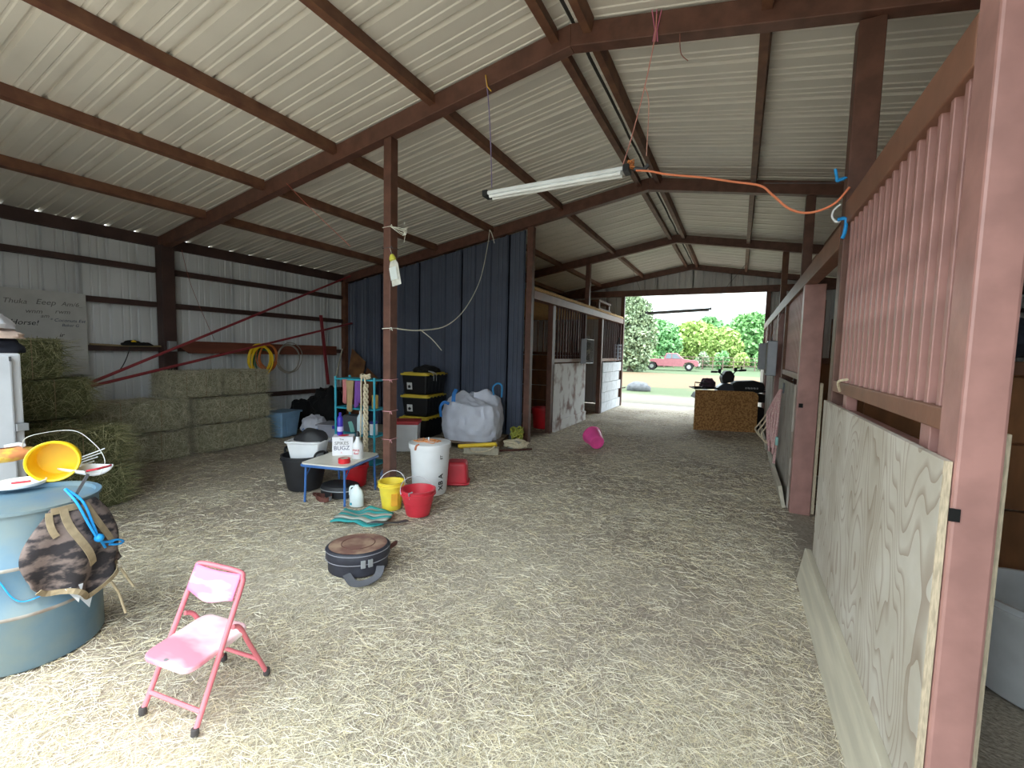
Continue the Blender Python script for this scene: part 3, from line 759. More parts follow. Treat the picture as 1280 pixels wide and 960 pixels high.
# yellow pail on its side
yb = on(55, 592, zt+.0)
pc = on(66, 577, zt+.11)
axis = Vector((.72, -.36, .05)).normalized()
rotq = axis.to_track_quat('Z', 'Y').to_euler()
pl = thing('pail', 'small yellow plastic pail lying on its side on top of the blue barrel', 'pail', pc-axis*.15, rot=rotq)
m = MB(); m.lathe([(.085, 0), (.088, .008), (.094, .06), (.1, .062), (.1, .075), (.096, .078), (.100, .11), (.106, .112), (.106, .125), (.101, .128), (.103, .15), (.108, .152), (.104, .156), (.096, .152), (.086, .01)], 32); m.build('body', yelp, pl, smooth=True)
# white round lid with cup
lc = on(23, 606, zt+.005); t = thing('plastic_disc', 'round white plastic bucket lid at the barrel edge in front of the yellow pail', 'lid', lc)
m = MB(); m.lathe([(.10, 0), (.104, .006), (.104, .016), (.097, .018), (.092, .008), (.001, .008)], 32, cap1=False); m.build('rim_disc', whitep, t, smooth=True)
m = MB(); m.tube([(-.01, -.02, .012), (.05, .03, .02)], .005, 6); m.build('red_stick', redp2, t)
# white scoop with red trim
sc = on(103, 594, zt+.005); t = thing('scoop', 'white plastic feed scoop with red trimmed handle on the barrel', 'scoop', sc, math.radians(20))
def fs_(u, v):
    a = PI*(u-.5)*1.0; x = -.09+.2*v; r_ = .045+.02*v
    return (x, r_*math.sin(a)*1.2, .045-r_*math.cos(a)*.65+.004)
m = MB(); m.grid(fs_, 12, 8); o = m.build('bowl', whitep, t, smooth=True); sd = o.modifiers.new('s', 'SOLIDIFY'); sd.thickness = .004
m = MB(); m.tube([(.10, .07, .045), (.13, .03, .05), (.13, -.03, .05), (.10, -.06, .045)], .006, 6); m.build('handle', redp2, t, smooth=True)
for i, (dx, dy, dz) in enumerate(((.03, .12, .03), (.06, .13, .05), (.07, .12, .02), (.02, .13, .06))):
    p = on(90, 585-i*3, zt+.02+.012*i); q_ = p+Vector((.02*i-.0, .10+.01*i, .02+.012*i))
    m = MB(); m.tube([p, q_], .0032, 6); tag(m.build('plant_stake', whitep), ['lowest thin white stake behind the yellow pail next to the scoop', 'thin white stake just above the lowest one behind the yellow pail', 'thin white stake just below the topmost one behind the yellow pail', 'topmost thin white stake sticking out behind the yellow pail'][i], 'stake')
# orange feed sack edge
fsk = on(10, 572, zt+.03); t = thing('feed_sack', 'crumpled orange and yellow printed sack on the barrel behind the lid', 'sack', fsk-Vector((0, 0, .03)))
def fsa(u, v):
    a = 2*PI*u; k = 1+.1*math.sin(5*a+v*7); s_ = math.sin(PI*min(.999, .02+.96*v))**.5
    return (math.cos(a)*.09*k*s_, math.sin(a)*.14*k*s_, .005+.085*v)
m = MB(); m.grid(fsa, 24, 9, True); m.build('bag', mat('orange_print', (232, 150, 96), .5, col2=(240, 205, 90), scale=14, lo=.45, hi=.6), t, smooth=True)
m = MB(); m.tube([(-.05, .0, .09), (-.03, .06, .1), (.03, .06, .1)], .012, 6); m.build('white_fold', whitep, t, smooth=True)
# coil of white wire on sack side
cw = on(5, 560, zt+.1)
# arched fence wire
aw = [on(95, 590, zt+.05)+Vector((-.12, .02, -.02)), on(35, 546, zt+.16), on(90, 538, zt+.18), on(118, 555, zt+.14), on(131, 575, zt+.08), on(126, 592, zt+.02)]
m = MB(); m.tube(smooth_path([on(35, 546, zt+.16)+Vector((-.1, 0, -.1))]+aw[1:], 6), .0022, 6); tag(m.build('loop_of_wire', plain('wire_white', (214, 214, 210), .4), smooth=True), 'thin white wire bent in an arch over the barrel top', 'wire')
# ---- camouflage fly mask / nose bag hung on barrel
camo = mat('camo_fabric', (116, 102, 98), .9, col2=(44, 40, 44), scale=13, lo=.44, hi=.56, detail=4, stretch=(1, 1, 1.8), bump=.15, bscale=60)
bgp = DC+Vector((0, 0, 0)); a0_ = math.radians(-16); 
bag = thing('feed_bag', 'camouflage fabric nose bag with tan webbing hung on the barrel by blue rope', 'bag', (DC.x, DC.y, .30))
def bagpt(u, v, off=0):
    # u across -1..1, v 0 top..1 bottom
    a = a0_+math.radians(36)+u*math.radians(36)*(.55+.55*math.sin(PI*min(.75, v*.8)))
    drop = .44*v*(1-(.30*max(0, -u)**1.5+.26*max(0, u)**2)) + .025*math.sin(u*7+1)*v
    r_ = DR+.025+.05*math.sin(PI*min(1, v*1.15))*(1-u*u*.6)+.05*v*v*(1-.4*abs(u))+.05*max(0, u)**2*v+.03*math.cos(u*8+v*2.5)*v+off
    return Vector((r_*math.cos(a), r_*math.sin(a), DH-.01-.30-drop))
m = MB(); m.grid(lambda u, v: bagpt(2*u-1, v), 36, 26); fbk = m.build('fabric', camo, bag, smooth=True); sd = fbk.modifiers.new('s', 'SOLIDIFY'); sd.thickness = .006
def strap(uv, w=.03):
    P = [bagpt(u, v, .009) for u, v in uv]; nrm = [(Vector((p.x, p.y, 0)).normalized()) for p in P]
    m = MB(); m.ribbon(P, w, nrm, .004); return m.build('webbing', tan, bag)
strap([(-.95+.9*i/14*(1), i/14*.0+.02+.95*(i/14)**1.0*0) for i in range(15)])
strap([(-.55+.62*(i/14), .02+.62*i/14) for i in range(15)])
strap([(.25+.2*i/14, .02+.55*i/14) for i in range(15)])
strap([(-.98+.03*i, .03+.28*i/14) for i in range(15)], .024)
strap([(-.9+1.8*i/24, .985) for i in range(25)], .024)
m = MB(); ctr = (DH-.3)
def bp3(u, v, off=.02): return bagpt(u, v, off)
for du in (-.06, .06):
    m = MB(); m.tube(smooth_path([bp3(.0+du*.5, -.14, -.03), bp3(du*2, -.02), bp3(.05+du, .2), bp3(.12+du*.3, .36), bp3(.22, .45), bp3(.36+du, .56)], 5), .0055, 8); m.build('blue_tie', bluerope, bag, smooth=True)
m = MB(); m.M = Matrix.Translation(bp3(.14, .38, .025)); m.lathe([(.004, -.02), (.016, -.012), (.02, 0), (.016, .012), (.004, .02)], 10); m.build('knot', bluerope, bag, smooth=True)
m = MB(); m.tube(smooth_path([bp3(.36, .56), bp3(.5, .64), bp3(.62, .66), bp3(.5, .58), bp3(.3, .5)], 5), .005, 8); m.build('rope_loop', bluerope, bag, smooth=True)
for u, l in ((.35, .16), (.62, .10)):
    p = bp3(u, .99); m = MB(); m.tube([p, p+Vector((.02, .02, -.06)), p+Vector((.06, .03, -l))], .006, 6); m.build('tie_cord', tan, bag)
for u in (-.35, .05):
    p = bp3(u, .985, -.01); m = MB(); m.add([p+Vector((0, -.03, .02)), p+Vector((0, .035, .02)), p+Vector((.01, .012, -.06))], [(0, 1, 2), (2, 1, 0)]); o = m.build('white_tag', whitep, bag); sd = o.modifiers.new('s', 'SOLIDIFY'); sd.thickness = .002
m = MB(); p = bp3(-.02, -.05, -.01); m.bar(p+Vector((-.02, 0, -.03)), p+Vector((0, .06, .10)), .018, .012); tag(m.build('hook', dgrey, bag), 'dark flat hook')
# long blue string round barrel
bs = [DC+Vector(((DR+.012)*math.cos(a), (DR+.012)*math.sin(a), z)) for a, z in ((-.85, .50), (-.62, .46), (-.45, .36), (-.30, .33), (-.02, .34), (.25, .335), (.5, .30), (.62, .25), (.80, .235))]
rope('blue_string', 'thin blue string draped round the lower side of the barrel', 'string', bs, .003, bluerope)

# ================================================================== white locker (old fridge) and things on it
lk = thing('refrigerator', 'old white fridge with grey hinge standing beside the stacked hay', 'fridge', (-4.61, .875, 0), 0)
FH = WX(20, 442, -4.31).z
m = MB(); m.span((-.34, -.30, 0), (.25, .295, FH)); m.build('cabinet', plain('fridge_white', (206, 208, 214), .35), lk, bevel=.012)
m = MB(); m.span((.25, -.30, .02), (.30, .24, FH-.01)); m.build('door', plain('fridge_door', (196, 200, 208), .35), lk, bevel=.012)
hz_ = WX(26, 535, -4.31).z
m = MB(); m.span((.25, .24, hz_-.02), (.31, .30, hz_+.03)); m.build('hinge', grey, lk, bevel=.003)
m = MB(); m.span((.30, .225, FH-.05), (.31, .235, FH-.02)); m.build('latch', dgrey, lk)
t = thing('folded_cloth', 'white cloth heap on the fridge top in front of the whiteboard', 'cloth', (-4.64, 1.06, FH))
def heap(ax, ay, az, k=2.5, seed=0):
    def f(u, v):
        a = 2*PI*u; p = PI/2*v; d = Vector((math.cos(a)*math.cos(p), math.sin(a)*math.cos(p), math.sin(p)))
        q_ = 1+.28*nz3(d+Vector((seed, 0, 0)), k)
        return (d.x*ax*q_, d.y*ay*q_, max(0, d.z)*az*q_)
    return f
m = MB(); m.grid(heap(.22, .2, .12, 2, 3), 24, 10, True); m.build('dark_bundle', mat('navy_cloth', (30, 32, 44), .9), t, smooth=True)
m = MB(); m.M = Matrix.Translation((.02, .06, .10)); m.grid(heap(.16, .15, .07, 3, 6), 24, 8, True); m.build('pale_bundle', mat('cream_cloth', (226, 200, 186), .9, var=.2, scale=14), t, smooth=True)
m = MB(); m.M = Matrix.Translation((.0, .0, .17)); m.grid(heap(.15, .16, .12, 2, 9), 24, 8, True); m.build('white_bundle', mat('white_cloth', (232, 234, 244), .9), t, smooth=True)

# ================================================================== hay bales
haym = [plain('hay_a', (206, 200, 176), .85), plain('hay_b', (184, 180, 154), .85), plain('hay_c', (226, 219, 198), .85), plain('hay_d', (152, 150, 124), .85)]
haybody = mat('hay_body', (166, 162, 138), .95, col2=(126, 124, 100), scale=18, detail=6, bump=.8, bscale=40)
greenbody = mat('green_hay_body', (104, 104, 68), .95, col2=(74, 76, 48), scale=18, detail=6, bump=.8, bscale=40)
greenm = [plain('ghay_a', (152, 150, 110), .85), plain('ghay_b', (124, 126, 86), .85), plain('ghay_c', (184, 178, 138), .85), plain('ghay_d', (88, 92, 58), .85)]
twm = plain('twine', (150, 128, 98), .8)
def bale(label, loc, rz, L_=.95, W_=.46, H_=.36, green=False, nst=5200, fray=0, seed=0):
    t = thing('hay_bale', label, 'hay bale', loc, rz)
    bmx = bmesh.new(); bmesh.ops.create_cube(bmx, size=1); bmesh.ops.subdivide_edges(bmx, edges=bmx.edges[:], cuts=9, use_grid_fill=True)
    for v in bmx.verts:
        q_ = v.co.copy(); rnd = 1-.05*(abs(q_.x)*2)**6*((abs(q_.y)*2)**6+(abs(q_.z)*2)**6)*.5
        v.co = Vector((q_.x*L_*rnd, q_.y*W_*rnd, (q_.z+.5)*H_)); k_ = .022*nz3(v.co+Vector((seed, 0, 0)), 4.5)+.014*nz3(v.co+Vector((seed, 3, 0)), 11)-.012
        d = Vector((q_.x, q_.y, q_.z)); v.co += Vector((d.x, d.y, d.z if q_.z > -.4 else 0))*2*k_
    me = bpy.data.meshes.new('bale_body'); bmx.to_mesh(me); bmx.free(); me.materials.append(greenbody if green else haybody)
    o = bpy.data.objects.new('bale_body', me); C.objects.link(o); o.parent = t
    for x in (-L_*.2, L_*.2):
        m = MB(); r_ = rrect(W_+.012, H_+.012, .03, 3); m.tube([(x, a, b_+H_/2) for a, b_ in r_], .0035, 5, closed=True); m.build('twine', twm, t)
    n0 = nst; face = rng.integers(0, 5, n0); P = rng.uniform(-.5, .5, (n0, 3)); D = rng.normal(size=(n0, 3))
    for ax, sg, f in ((0, 1, 0), (0, -1, 1), (1, 1, 2), (1, -1, 3), (2, 1, 4)):
        k_ = face == f; P[k_, ax] = .5*sg; D[k_, ax] = abs(D[k_, ax])*.38*sg
    P = P*np.array([L_, W_, H_])*1.0+np.array([0, 0, H_/2]); D[:, 2] -= .25
    D /= np.linalg.norm(D, axis=1, keepdims=True)
    ln = rng.uniform(.04, .14, n0); 
    P = P - D*ln[:, None]*.38
    if fray:
        nf = fray; Pf = np.stack([np.full(nf, L_*.5-.03), rng.uniform(-.5, .5, nf)*W_, rng.uniform(.1, 1.0, nf)*H_], 1)
        Df = np.stack([rng.uniform(.4, 1.1, nf), rng.normal(0, .5, nf), rng.normal(-.25, .55, nf)], 1)
        P = np.concatenate([P, Pf]); D = np.concatenate([D, Df]); ln = np.concatenate([ln, rng.uniform(.08, .24, nf)])
    ov = (P[:, 2]+D[:, 2]*ln) > H_+.02; D[ov, 2] = 0
    P[:, 2] = np.maximum(P[:, 2], .005); 
    zend = P[:, 2]+D[:, 2]/np.linalg.norm(D, axis=1)*ln; bad = zend < .004; D[bad, 2] = abs(D[bad, 2])*.2
    strands('hay_strands', P, D, ln, rng.uniform(.0018, .004, len(P)), rng.integers(0, 4, len(P)), greenm if green else haym, t)
    return t
# stacked by the fridge
bale('green hay bale on the floor behind the blue barrel, its end frayed', (-5.2, 1.52, 0), math.radians(88), L_=.86, W_=.44, H_=.36, green=True, fray=1300, seed=1, nst=8000)
bale('green hay bale with loose shaggy end lying second up behind the yellow pail', (-5.2, 1.50, .375), math.radians(92), L_=.86, W_=.44, H_=.33, green=True, fray=1800, seed=2, nst=8000)
bale('green hay bale on the floor at the bottom of the stack before the whiteboard', (-5.88, 1.52, 0), math.radians(90), L_=.84, W_=.46, H_=.36, green=True, seed=30, nst=2500)
bale('green hay bale second from the floor in the stack before the whiteboard', (-5.88, 1.52, .375), math.radians(90), L_=.84, W_=.46, H_=.36, green=True, seed=31, nst=3500)
bale('green hay bale third up in the stack before the whiteboard, next to the fridge', (-5.88, 1.56, .75), math.radians(88), L_=.84, W_=.46, H_=.36, green=True, fray=400, seed=3)
bale('top hay bale of the stack before the whiteboard, tuft hanging off its end', (-5.88, 1.46, 1.125), math.radians(90), L_=.64, W_=.42, H_=.36, green=True, fray=420, seed=4)
# row along the side wall
for i, (x, y, z, rz_, L_, H_, fr_n, lb) in enumerate((
    (-6.64, 3.84, 0, 90, 1.02, .36, 250, 'grey green hay bale on the floor at the blue tub end of the wall row'),
    (-6.64, 2.70, 0, 90, 1.02, .36, 150, 'shaggy hay bale on the floor at the whiteboard end of the wall row'),
    (-6.66, 3.84, .385, 90, 1.02, .35, 250, 'hay bale in the middle layer below the yellow hose'),
    (-6.62, 2.70, .385, 90, 1.02, .38, 150, 'loose topped hay bale in the middle layer at the whiteboard end'),
    (-6.66, 4.04, .765, 90, .60, .34, 200, 'pale hay bale on the top layer below the yellow hose'),
    (-6.66, 3.34, .765, 90, .60, .34, 100, 'pale hay bale on the top layer below the red plank end'))):
    bale(lb, (x, y, z), math.radians(rz_), L_=L_, W_=.46, H_=H_, fray=fr_n*2, seed=10+i, nst=8000)

# ================================================================== side wall: whiteboard, plank, coils, poles
WBX = XL+.115
c1, c2, c3 = WX(0, 358, WBX), WX(107, 368, WBX), WX(107, 468, WBX)
wbY0, wbY1, wbZ0, wbZ1 = 1.35, c2.y, c3.z, c2.z
wbt = thing('whiteboard', 'large white board with faint handwriting fixed on the side wall behind the hay', 'board', (WBX, (wbY0+wbY1)/2, wbZ0))
m = MB(); m.span((-.012, wbY0-(wbY0+wbY1)/2, 0), (.0, (wbY1-wbY0)/2, wbZ1-wbZ0)); m.build('board_sheet', plain('whiteboard_white', (190, 190, 188), .4), wbt)
def wtext(body, px, py, size, m_, shear=.25):
    p = WX(px, py, WBX+.001); text(body, size, m_, wbt, frame(p-Vector(wbt.location), (0, 1, 0), (1, 0, 0)), 'handwriting', shear)
inkg = plain('grey_ink', (110, 108, 106), .6); inkb = plain('blue_ink', (56, 66, 96), .6)
wtext('Thuka', 18, 376, .075, inkg); wtext('Eeep', 57, 378, .085, inkg); wtext('Am/6_', 90, 381, .07, inkg)
wtext('wnm', 42, 389, .07, inkg); wtext('am', 56, 395, .06, inkg); wtext('rwm', 78, 390, .07, inkg)
wtext('Horse!', 30, 403, .08, M_text); wtext('* Coconuts Eat', 85, 401, .05, inkb); wtext('Baker G', 88, 407, .045, inkb); wtext('ir', 77, 419, .07, M_text)
# brown plank
pa, pb = WX(222, 434, -6.99), WX(420, 438, -6.99)
t = thing('plank', 'long reddish brown plank with pointed end mounted on the side wall', 'plank', (-6.99, pa.y, pa.z-.08))
Lp = pb.y-pa.y
m = MB(); m.prism([(.14, -.005), (Lp, -.02), (Lp, .15), (.2, .17), (.02, .09)], -.02, .02, 'yz'); m.build('board', mat('red_brown_wood', (112, 62, 46), .75, var=.22, scale=5, stretch=(1, .4, 3)), t, bevel=.004)
# coiled hoses and cables on the plank
def coil(name, label, px, py, rpx_y, mt, r, turns, X=-6.93, sq=.78, group=None, seed=0):
    c = WX(px, py, X); top = WX(px, py-rpx_y, X); R_ = top.z-c.z
    rnd = random.Random(seed); m = MB()
    for k in range(turns):
        dy, dz, rr_ = rnd.uniform(-.03, .03), rnd.uniform(-.03, .01), R_*rnd.uniform(.86, 1.02)
        m.tube([c+Vector((.012*k*.5+.01*math.sin(3*a), dy+rr_*sq*math.cos(a), dz+rr_*math.sin(a))) for a in np.linspace(0, 2*PI, 28, endpoint=False)], r, 6, closed=True)
    return tag(m.build(name, mt, smooth=True), label, 'coil', group)
coil('hose', 'coiled yellow hose hanging on the brown plank', 326, 449, 19, yelp, .012, 5, -6.86, seed=1)
coil('hose', 'coiled orange cord hanging behind the yellow hose', 334, 446, 17, mat('orange_hose', (212, 120, 60), .5), .009, 4, -6.93, seed=2)
coil('hose', 'green cord coil showing through the yellow hose', 330, 452, 17, mat('green_hose', (40, 130, 86), .5), .009, 3, -6.965, seed=3)
coil('hose', 'coiled grey cable hanging on the plank beside the yellow hose', 361, 447, 19, mat('grey_hose', (150, 144, 132), .5), .007, 5, -6.93, .9, seed=4)
# two long red pipes leaning across the wall and a red board
redsteel = mat('red_painted_pipe', (140, 52, 58), .5, var=.12)
def pipe_obj(name, label, p, q_, r, mt=redsteel):
    m = MB(); m.tube([p, q_], r, 8); return tag(m.build(name, mt, smooth=True), label, 'pipe')
pipe_obj('steel_pipe', 'long thin red pipe leaning up steeply into the wall corner under the roof', WX(112, 479, -6.45), WX(438, 345, -6.82), .018)
pipe_obj('steel_pipe', 'long thin red pipe leaning at a shallow angle along the side wall', WX(84, 490, -6.34), WX(440, 404, -6.84), .018)
p, q_ = WX(401, 394, -6.98), WX(409, 462, -6.86)
m = MB(); m.bar(p, (q_.x, q_.y+.02, q_.z-.28), .05, .03, up=(1, 0, 0)); tag(m.build('red_bar', redsteel), 'short red steel bar standing against the wall near the dark corner', 'bar')
gl = WX(168, 424, -6.98)
t = thing('work_gloves', 'black work gloves with a yellow patch lying on the wall girt', 'gloves', (XL+.13, gl.y, GZ[2]+.036))
m = MB(); m.grid(heap(.05, .12, .07, 3, 5), 20, 8, True); m.build('glove', cloth_b, t, smooth=True)
m = MB(); m.M = Matrix.Translation((.01, .12, 0)); m.grid(heap(.045, .1, .045, 3, 8), 20, 8, True); m.build('glove', cloth_b, t, smooth=True)
m = MB(); m.M = Matrix.Translation((.03, -.0, .045)); m.grid(heap(.02, .03, .025, 3, 2), 12, 6, True); m.build('patch', yelp, t, smooth=True)
m = MB(); m.tube([WX(112, 430, XL+.12), WX(150, 432, XL+.13), WX(206, 433, XL+.13), WX(210, 440, XL+.22)], .012, 6); tag(m.build('conduit', plain('yellowish_conduit', (150, 132, 96), .5), smooth=True), 'thin tan conduit running along the wall girt to the side post', 'conduit')
ob = WX(222, 433, XL+.22); m = MB(); m.span((XL+.215, YF[1]-.05, ob.z-.07), (XL+.27, YF[1]+.05, ob.z+.07)); o = m.build('outlet_box', grey, bevel=.006); tag(o, 'small grey electrical outlet box on the side post', 'outlet')
rope('extension_lead', 'black cord hanging from the wall girt behind the red pipes', 'cord', [WX(163, 432, XL+.12), WX(158, 448, XL+.13), WX(150, 462, XL+.13), WX(138, 470, XL+.14)], .006, black)

# ================================================================== far left corner goods
# leaning sheets
def quad_sheet(name, label, P, th, mt, cat='sheet'):
    m = MB(); P = [Vector(p) for p in P]; nrm = (P[1]-P[0]).cross(P[3]-P[0]).normalized()*th
    m.add([*P, *[p+nrm for p in P]], [(3, 2, 1, 0), (4, 5, 6, 7), (0, 1, 5, 4), (1, 2, 6, 5), (2, 3, 7, 6), (3, 0, 4, 7)])
    return tag(m.build(name, mt), label, cat)
oldwood = mat('old_board', (136, 94, 56), .8, col2=(96, 62, 40), scale=5, detail=6)
quad_sheet('old_panel', 'large brown chipboard panel leaning diagonally in the blue wall corner', [WY(426, 531, 6.06), WY(446, 533, 6.06), WY(457, 452, 6.36), WY(441, 436, 6.36)], .02, oldwood)
quad_sheet('old_panel', 'darker brown board leaning behind the teal shelf rack', [WY(432, 534, 6.02), WY(452, 532, 6.02), WY(474, 474, 6.32), WY(460, 460, 6.32)], .02, mat('old_board2', (110, 72, 46), .8, var=.2))
m = MB(); m.tube([Vector((-6.86, 5.76, .01)), WX(428, 436, -6.93)], .014, 6); tag(m.build('wood_stick', board), 'pale wooden stick leaning against the wall beside the brown panel', 'stick')
# black sacks and tarps
def heap_obj(name, label, cat, c, ax, ay, az, mt, seed, k=2.2):
    m = MB(); m.M = Matrix.Translation(c); m.grid(heap(ax, ay, az, k, seed), 32, 14, True); return tag(m.build(name, mt, smooth=True), label, cat)
t = thing('garbage_bag', 'crumpled black plastic bag piled in front of the leaning brown panel', 'bag', (-6.38, 5.42, 0))
def blob(ax, ay, az, k, seed, amp=.35):
    def f(u, v):
        a = 2*PI*u; p = PI*v; d = Vector((math.cos(a)*math.sin(p), math.sin(a)*math.sin(p), -math.cos(p)))
        q_ = 1+amp*nz3(d+Vector((seed, 0, 0)), k)+.12*nz3(d+Vector((0, seed, 0)), k*3)
        z = az+d.z*az*q_; return (d.x*ax*q_, d.y*ay*q_, max(0, z))
    return f
m = MB(); m.grid(blob(.27, .30, .38, 2.0, 4), 40, 22, True); m.build('bag', cloth_b, t, smooth=True)
t = thing('black_tarp', 'black tarpaulin bundled low against the side wall behind the blue tub', 'tarp', (-6.86, 5.28, 0))
m = MB(); m.grid(blob(.15, .26, .28, 2.4, 8), 36, 18, True); m.build('tarp', cloth_b, t, smooth=True)
# light blue tub, upside-down look
lb = G(352, 543)
t = thing('storage_tub', 'light blue plastic tub standing by the hay against the side wall', 'tub', (-6.62, 4.72, 0), math.radians(12))
m = MB(); m.box((0, 0, .2), (.36, .42, .4), taper=.78); m.build('body', lbl, t, bevel=.02)
m = MB(); m.box((0, 0, .405), (.40, .46, .03)); m.build('rim', lbl, t, bevel=.008)
m = MB(); m.box((.176, .0, .2), (.01, .2, .3), Euler((0, math.radians(-5), 0)).to_matrix()); m.build('rib_panel', lbl, t, bevel=.004)
t = thing('plastic_sack', 'white plastic sack with blue band slumped beside the light blue tub', 'sack', (-6.20, 4.98, 0))
m = MB(); m.grid(blob(.17, .2, .18, 2.5, 12, .22), 30, 16, True); m.build('sack', mat('white_sack', (222, 224, 238), .5, var=.1), t, smooth=True)
m = MB(); m.lathe([(.165, .08), (.185, .1), (.185, .14), (.16, .17)], 24, cap0=False, cap1=False); m.build('blue_band', plain('blue_print', (40, 110, 190), .5), t, smooth=True)
clear = mat('clear_plastic', (206, 206, 222), .25, var=.05, alpha=.62)
t = thing('storage_bin', 'clear plastic storage bin with purple latch behind the black bucket', 'bin', (-5.60, 4.95, 0), math.radians(20))
m = MB(); m.box((0, 0, .13), (.50, .36, .26), taper=.86); m.build('body', clear, t, bevel=.02)
m = MB(); m.box((0, 0, .27), (.54, .40, .025)); m.build('lid', clear, t, bevel=.008)
m = MB(); m.box((.05, -.2, .25), (.07, .02, .05)); m.build('latch', purple, t, bevel=.005)

# ================================================================== table group
TH = .375
A_, B_, C_, D_ = Vector((-3.62, 2.80, 0)), Vector((-3.20, 2.90, 0)), Vector((-3.32, 3.42, 0)), Vector((-3.74, 3.32, 0))
tc0 = (A_+B_+C_+D_)/4; trz = math.atan2((B_-A_).y, (B_-A_).x); tw, tl = (B_-A_).length, (C_-B_).length
tb = thing('side_table', 'low folding table with white top and blue metal legs beside the steel post', 'table', tc0, trz)
m = MB(); m.prism(rrect(tw+.06, tl+.06, .05), TH-.008, TH+.008, 'xy'); m.build('table_top', plain('table_white', (226, 222, 210), .4), tb)
m = MB(); m.tube([(x, y, TH-.016) for x, y in rrect(tw+.06, tl+.06, .05)], .013, 8, closed=True); m.build('apron', bluep, tb, smooth=True)
for x in (-1, 1):
    for y in (-1, 1):
        m = MB(); m.tube([(x*tw/2, y*tl/2, 0), (x*tw/2*.96, y*tl/2*.96, TH-.02)], .011, 8); lg = m.build('leg', bluep, tb, smooth=True)
        if y < 0:
            m = MB(); m.tube([(x*tw/2*.97, y*tl/2*.97, TH-.13), (x*tw/2*.97, y*tl/2*.6, TH-.02)], .006, 6); m.build('brace', bluep, lg, smooth=True)
def ontable(px, py): return G(px, py, TH+.01)
# printed carton
cb = ontable(425, 571)
bx = thing('carton', 'white printed cardboard carton on the low table', 'carton', (cb.x-.08, cb.y+.12, TH+.009), trz+math.radians(28))
bw, bd, bh = .20, .17, .19
m = MB(); m.span((-bw/2, -bd/2, 0), (bw/2, bd/2, bh)); m.build('box', plain('carton_white', (236, 234, 240), .6), bx, bevel=.003)
inkc = plain('navy_ink', (44, 48, 92), .6)
for body, z, sz_, c_ in (('The', .165, .026, M_text), ('SPIKES', .125, .048, inkg), ('BUGZ', .075, .058, inkc), ('r.', .03, .03, M_red)):
    text(body, sz_, c_, bx, frame((-.01, -bd/2-.0008, z), (1, 0, 0), (0, -1, 0)))
for body, z, sz_, c_ in (('JJ', .125, .05, M_text), ('A', .085, .04, M_text), ('REAL', .03, .035, M_red)):
    text(body, sz_, c_, bx, frame((bw/2+.0008, .02, z), (0, 1, 0), (1, 0, 0)))
m = MB(); m.lathe([(.05, bh), (.052, bh+.004), (.02, bh+.008)], 20); m.build('red_top', redp2, bx, smooth=True)
# bottles
def bottle(name, label, loc, prof, mt, cap=None, capprof=None, band=None, group=None, cat='bottle'):
    t = thing(name, label, cat, loc); m = MB(); m.lathe(prof, 20); m.build('body', mt, t, smooth=True)
    if cap is not None: m = MB(); m.lathe(capprof, 16); m.build('cap', cap, t, smooth=True)
    if band is not None:
        r_, z0, z1, bm_ = band; m = MB(); m.lathe([(r_, z0), (r_, z1)], 20, cap0=False, cap1=False); m.build('label_band', bm_, t, smooth=True)
    return t
bottle('spray_can', 'tall violet blue can standing on the printed carton', (bx.location.x-.05, bx.location.y+.0, TH+.009+bh), [(.028, 0), (.03, .005), (.03, .17), (.024, .19), (.012, .2)], purple, purple, [(.013, .2), (.013, .23), (.008, .235)], (.0305, .04, .09, plain('lilac_label', (196, 190, 240), .5)))
wbp = ontable(446, 575)
wbt_ = bottle('spray_bottle', 'white plastic bottle with red print and dark cap on the low table', (wbp.x-.05, wbp.y+.06, TH+.009), [(.05, 0), (.055, .006), (.055, .12), (.05, .14), (.02, .19), (.018, .22)], whitep, black, [(.02, .22), (.02, .25), (.012, .27)])
text('MAX', .03, M_red, wbt_, frame((.028, -.05, .09), (.87, .5, 0), (.5, -.87, 0))); text('Red', .03, M_red, wbt_, frame((.028, -.05, .06), (.87, .5, 0), (.5, -.87, 0)))
rtp = ontable(432, 580)
t = thing('tape_roll', 'roll of bright red tape at the front edge of the low table', 'tape', (rtp.x-.05, rtp.y+.03, TH+.009))
m = MB(); m.lathe([(.035, 0), (.055, 0), (.055, .045), (.035, .045)], 24, cap0=False, cap1=False); m.add([], []); m.build('tape', redp, t, smooth=True)
m = MB(); m.lathe([(.033, .001), (.036, .001), (.036, .044), (.033, .044)], 24, cap0=False, cap1=False); m.build('core', board, t, smooth=True)

# black muck bucket and white tub beside the table
mb_ = Vector((-4.0, 3.10, 0))
bk = bucket('muck_bucket', 'large black rubber muck bucket with handles left of the low table', 'bucket', mb_, .165, .22, .36, blackr)
for s in (-1, 1):
    m = MB(); m.tube(smooth_path([(s*.21, -.06, .32), (s*.24, -.05, .40), (s*.24, .05, .40), (s*.21, .06, .32)], 4), .012, 8); m.build('rope_handle', black, bk, smooth=True)
wt = thing('dish_tub', 'white plastic tub filled with black rubber, resting in the black muck bucket', 'tub', (-3.97, 3.12, .30), math.radians(25))
m = MB(); m.box((0, 0, .1), (.34, .26, .2), taper=.8); m.build('body', whitep, wt, bevel=.02)
m = MB(); m.tube([(x, y, .2) for x, y in rrect(.37, .29, .05)], .01, 8, closed=True); m.build('rim', whitep, wt, smooth=True)
m = MB(); m.M = Matrix.Translation((.02, .02, .19)); m.grid(heap(.17, .12, .12, 1.6, 14), 24, 8, True); m.build('black_contents', blackr, wt, smooth=True)
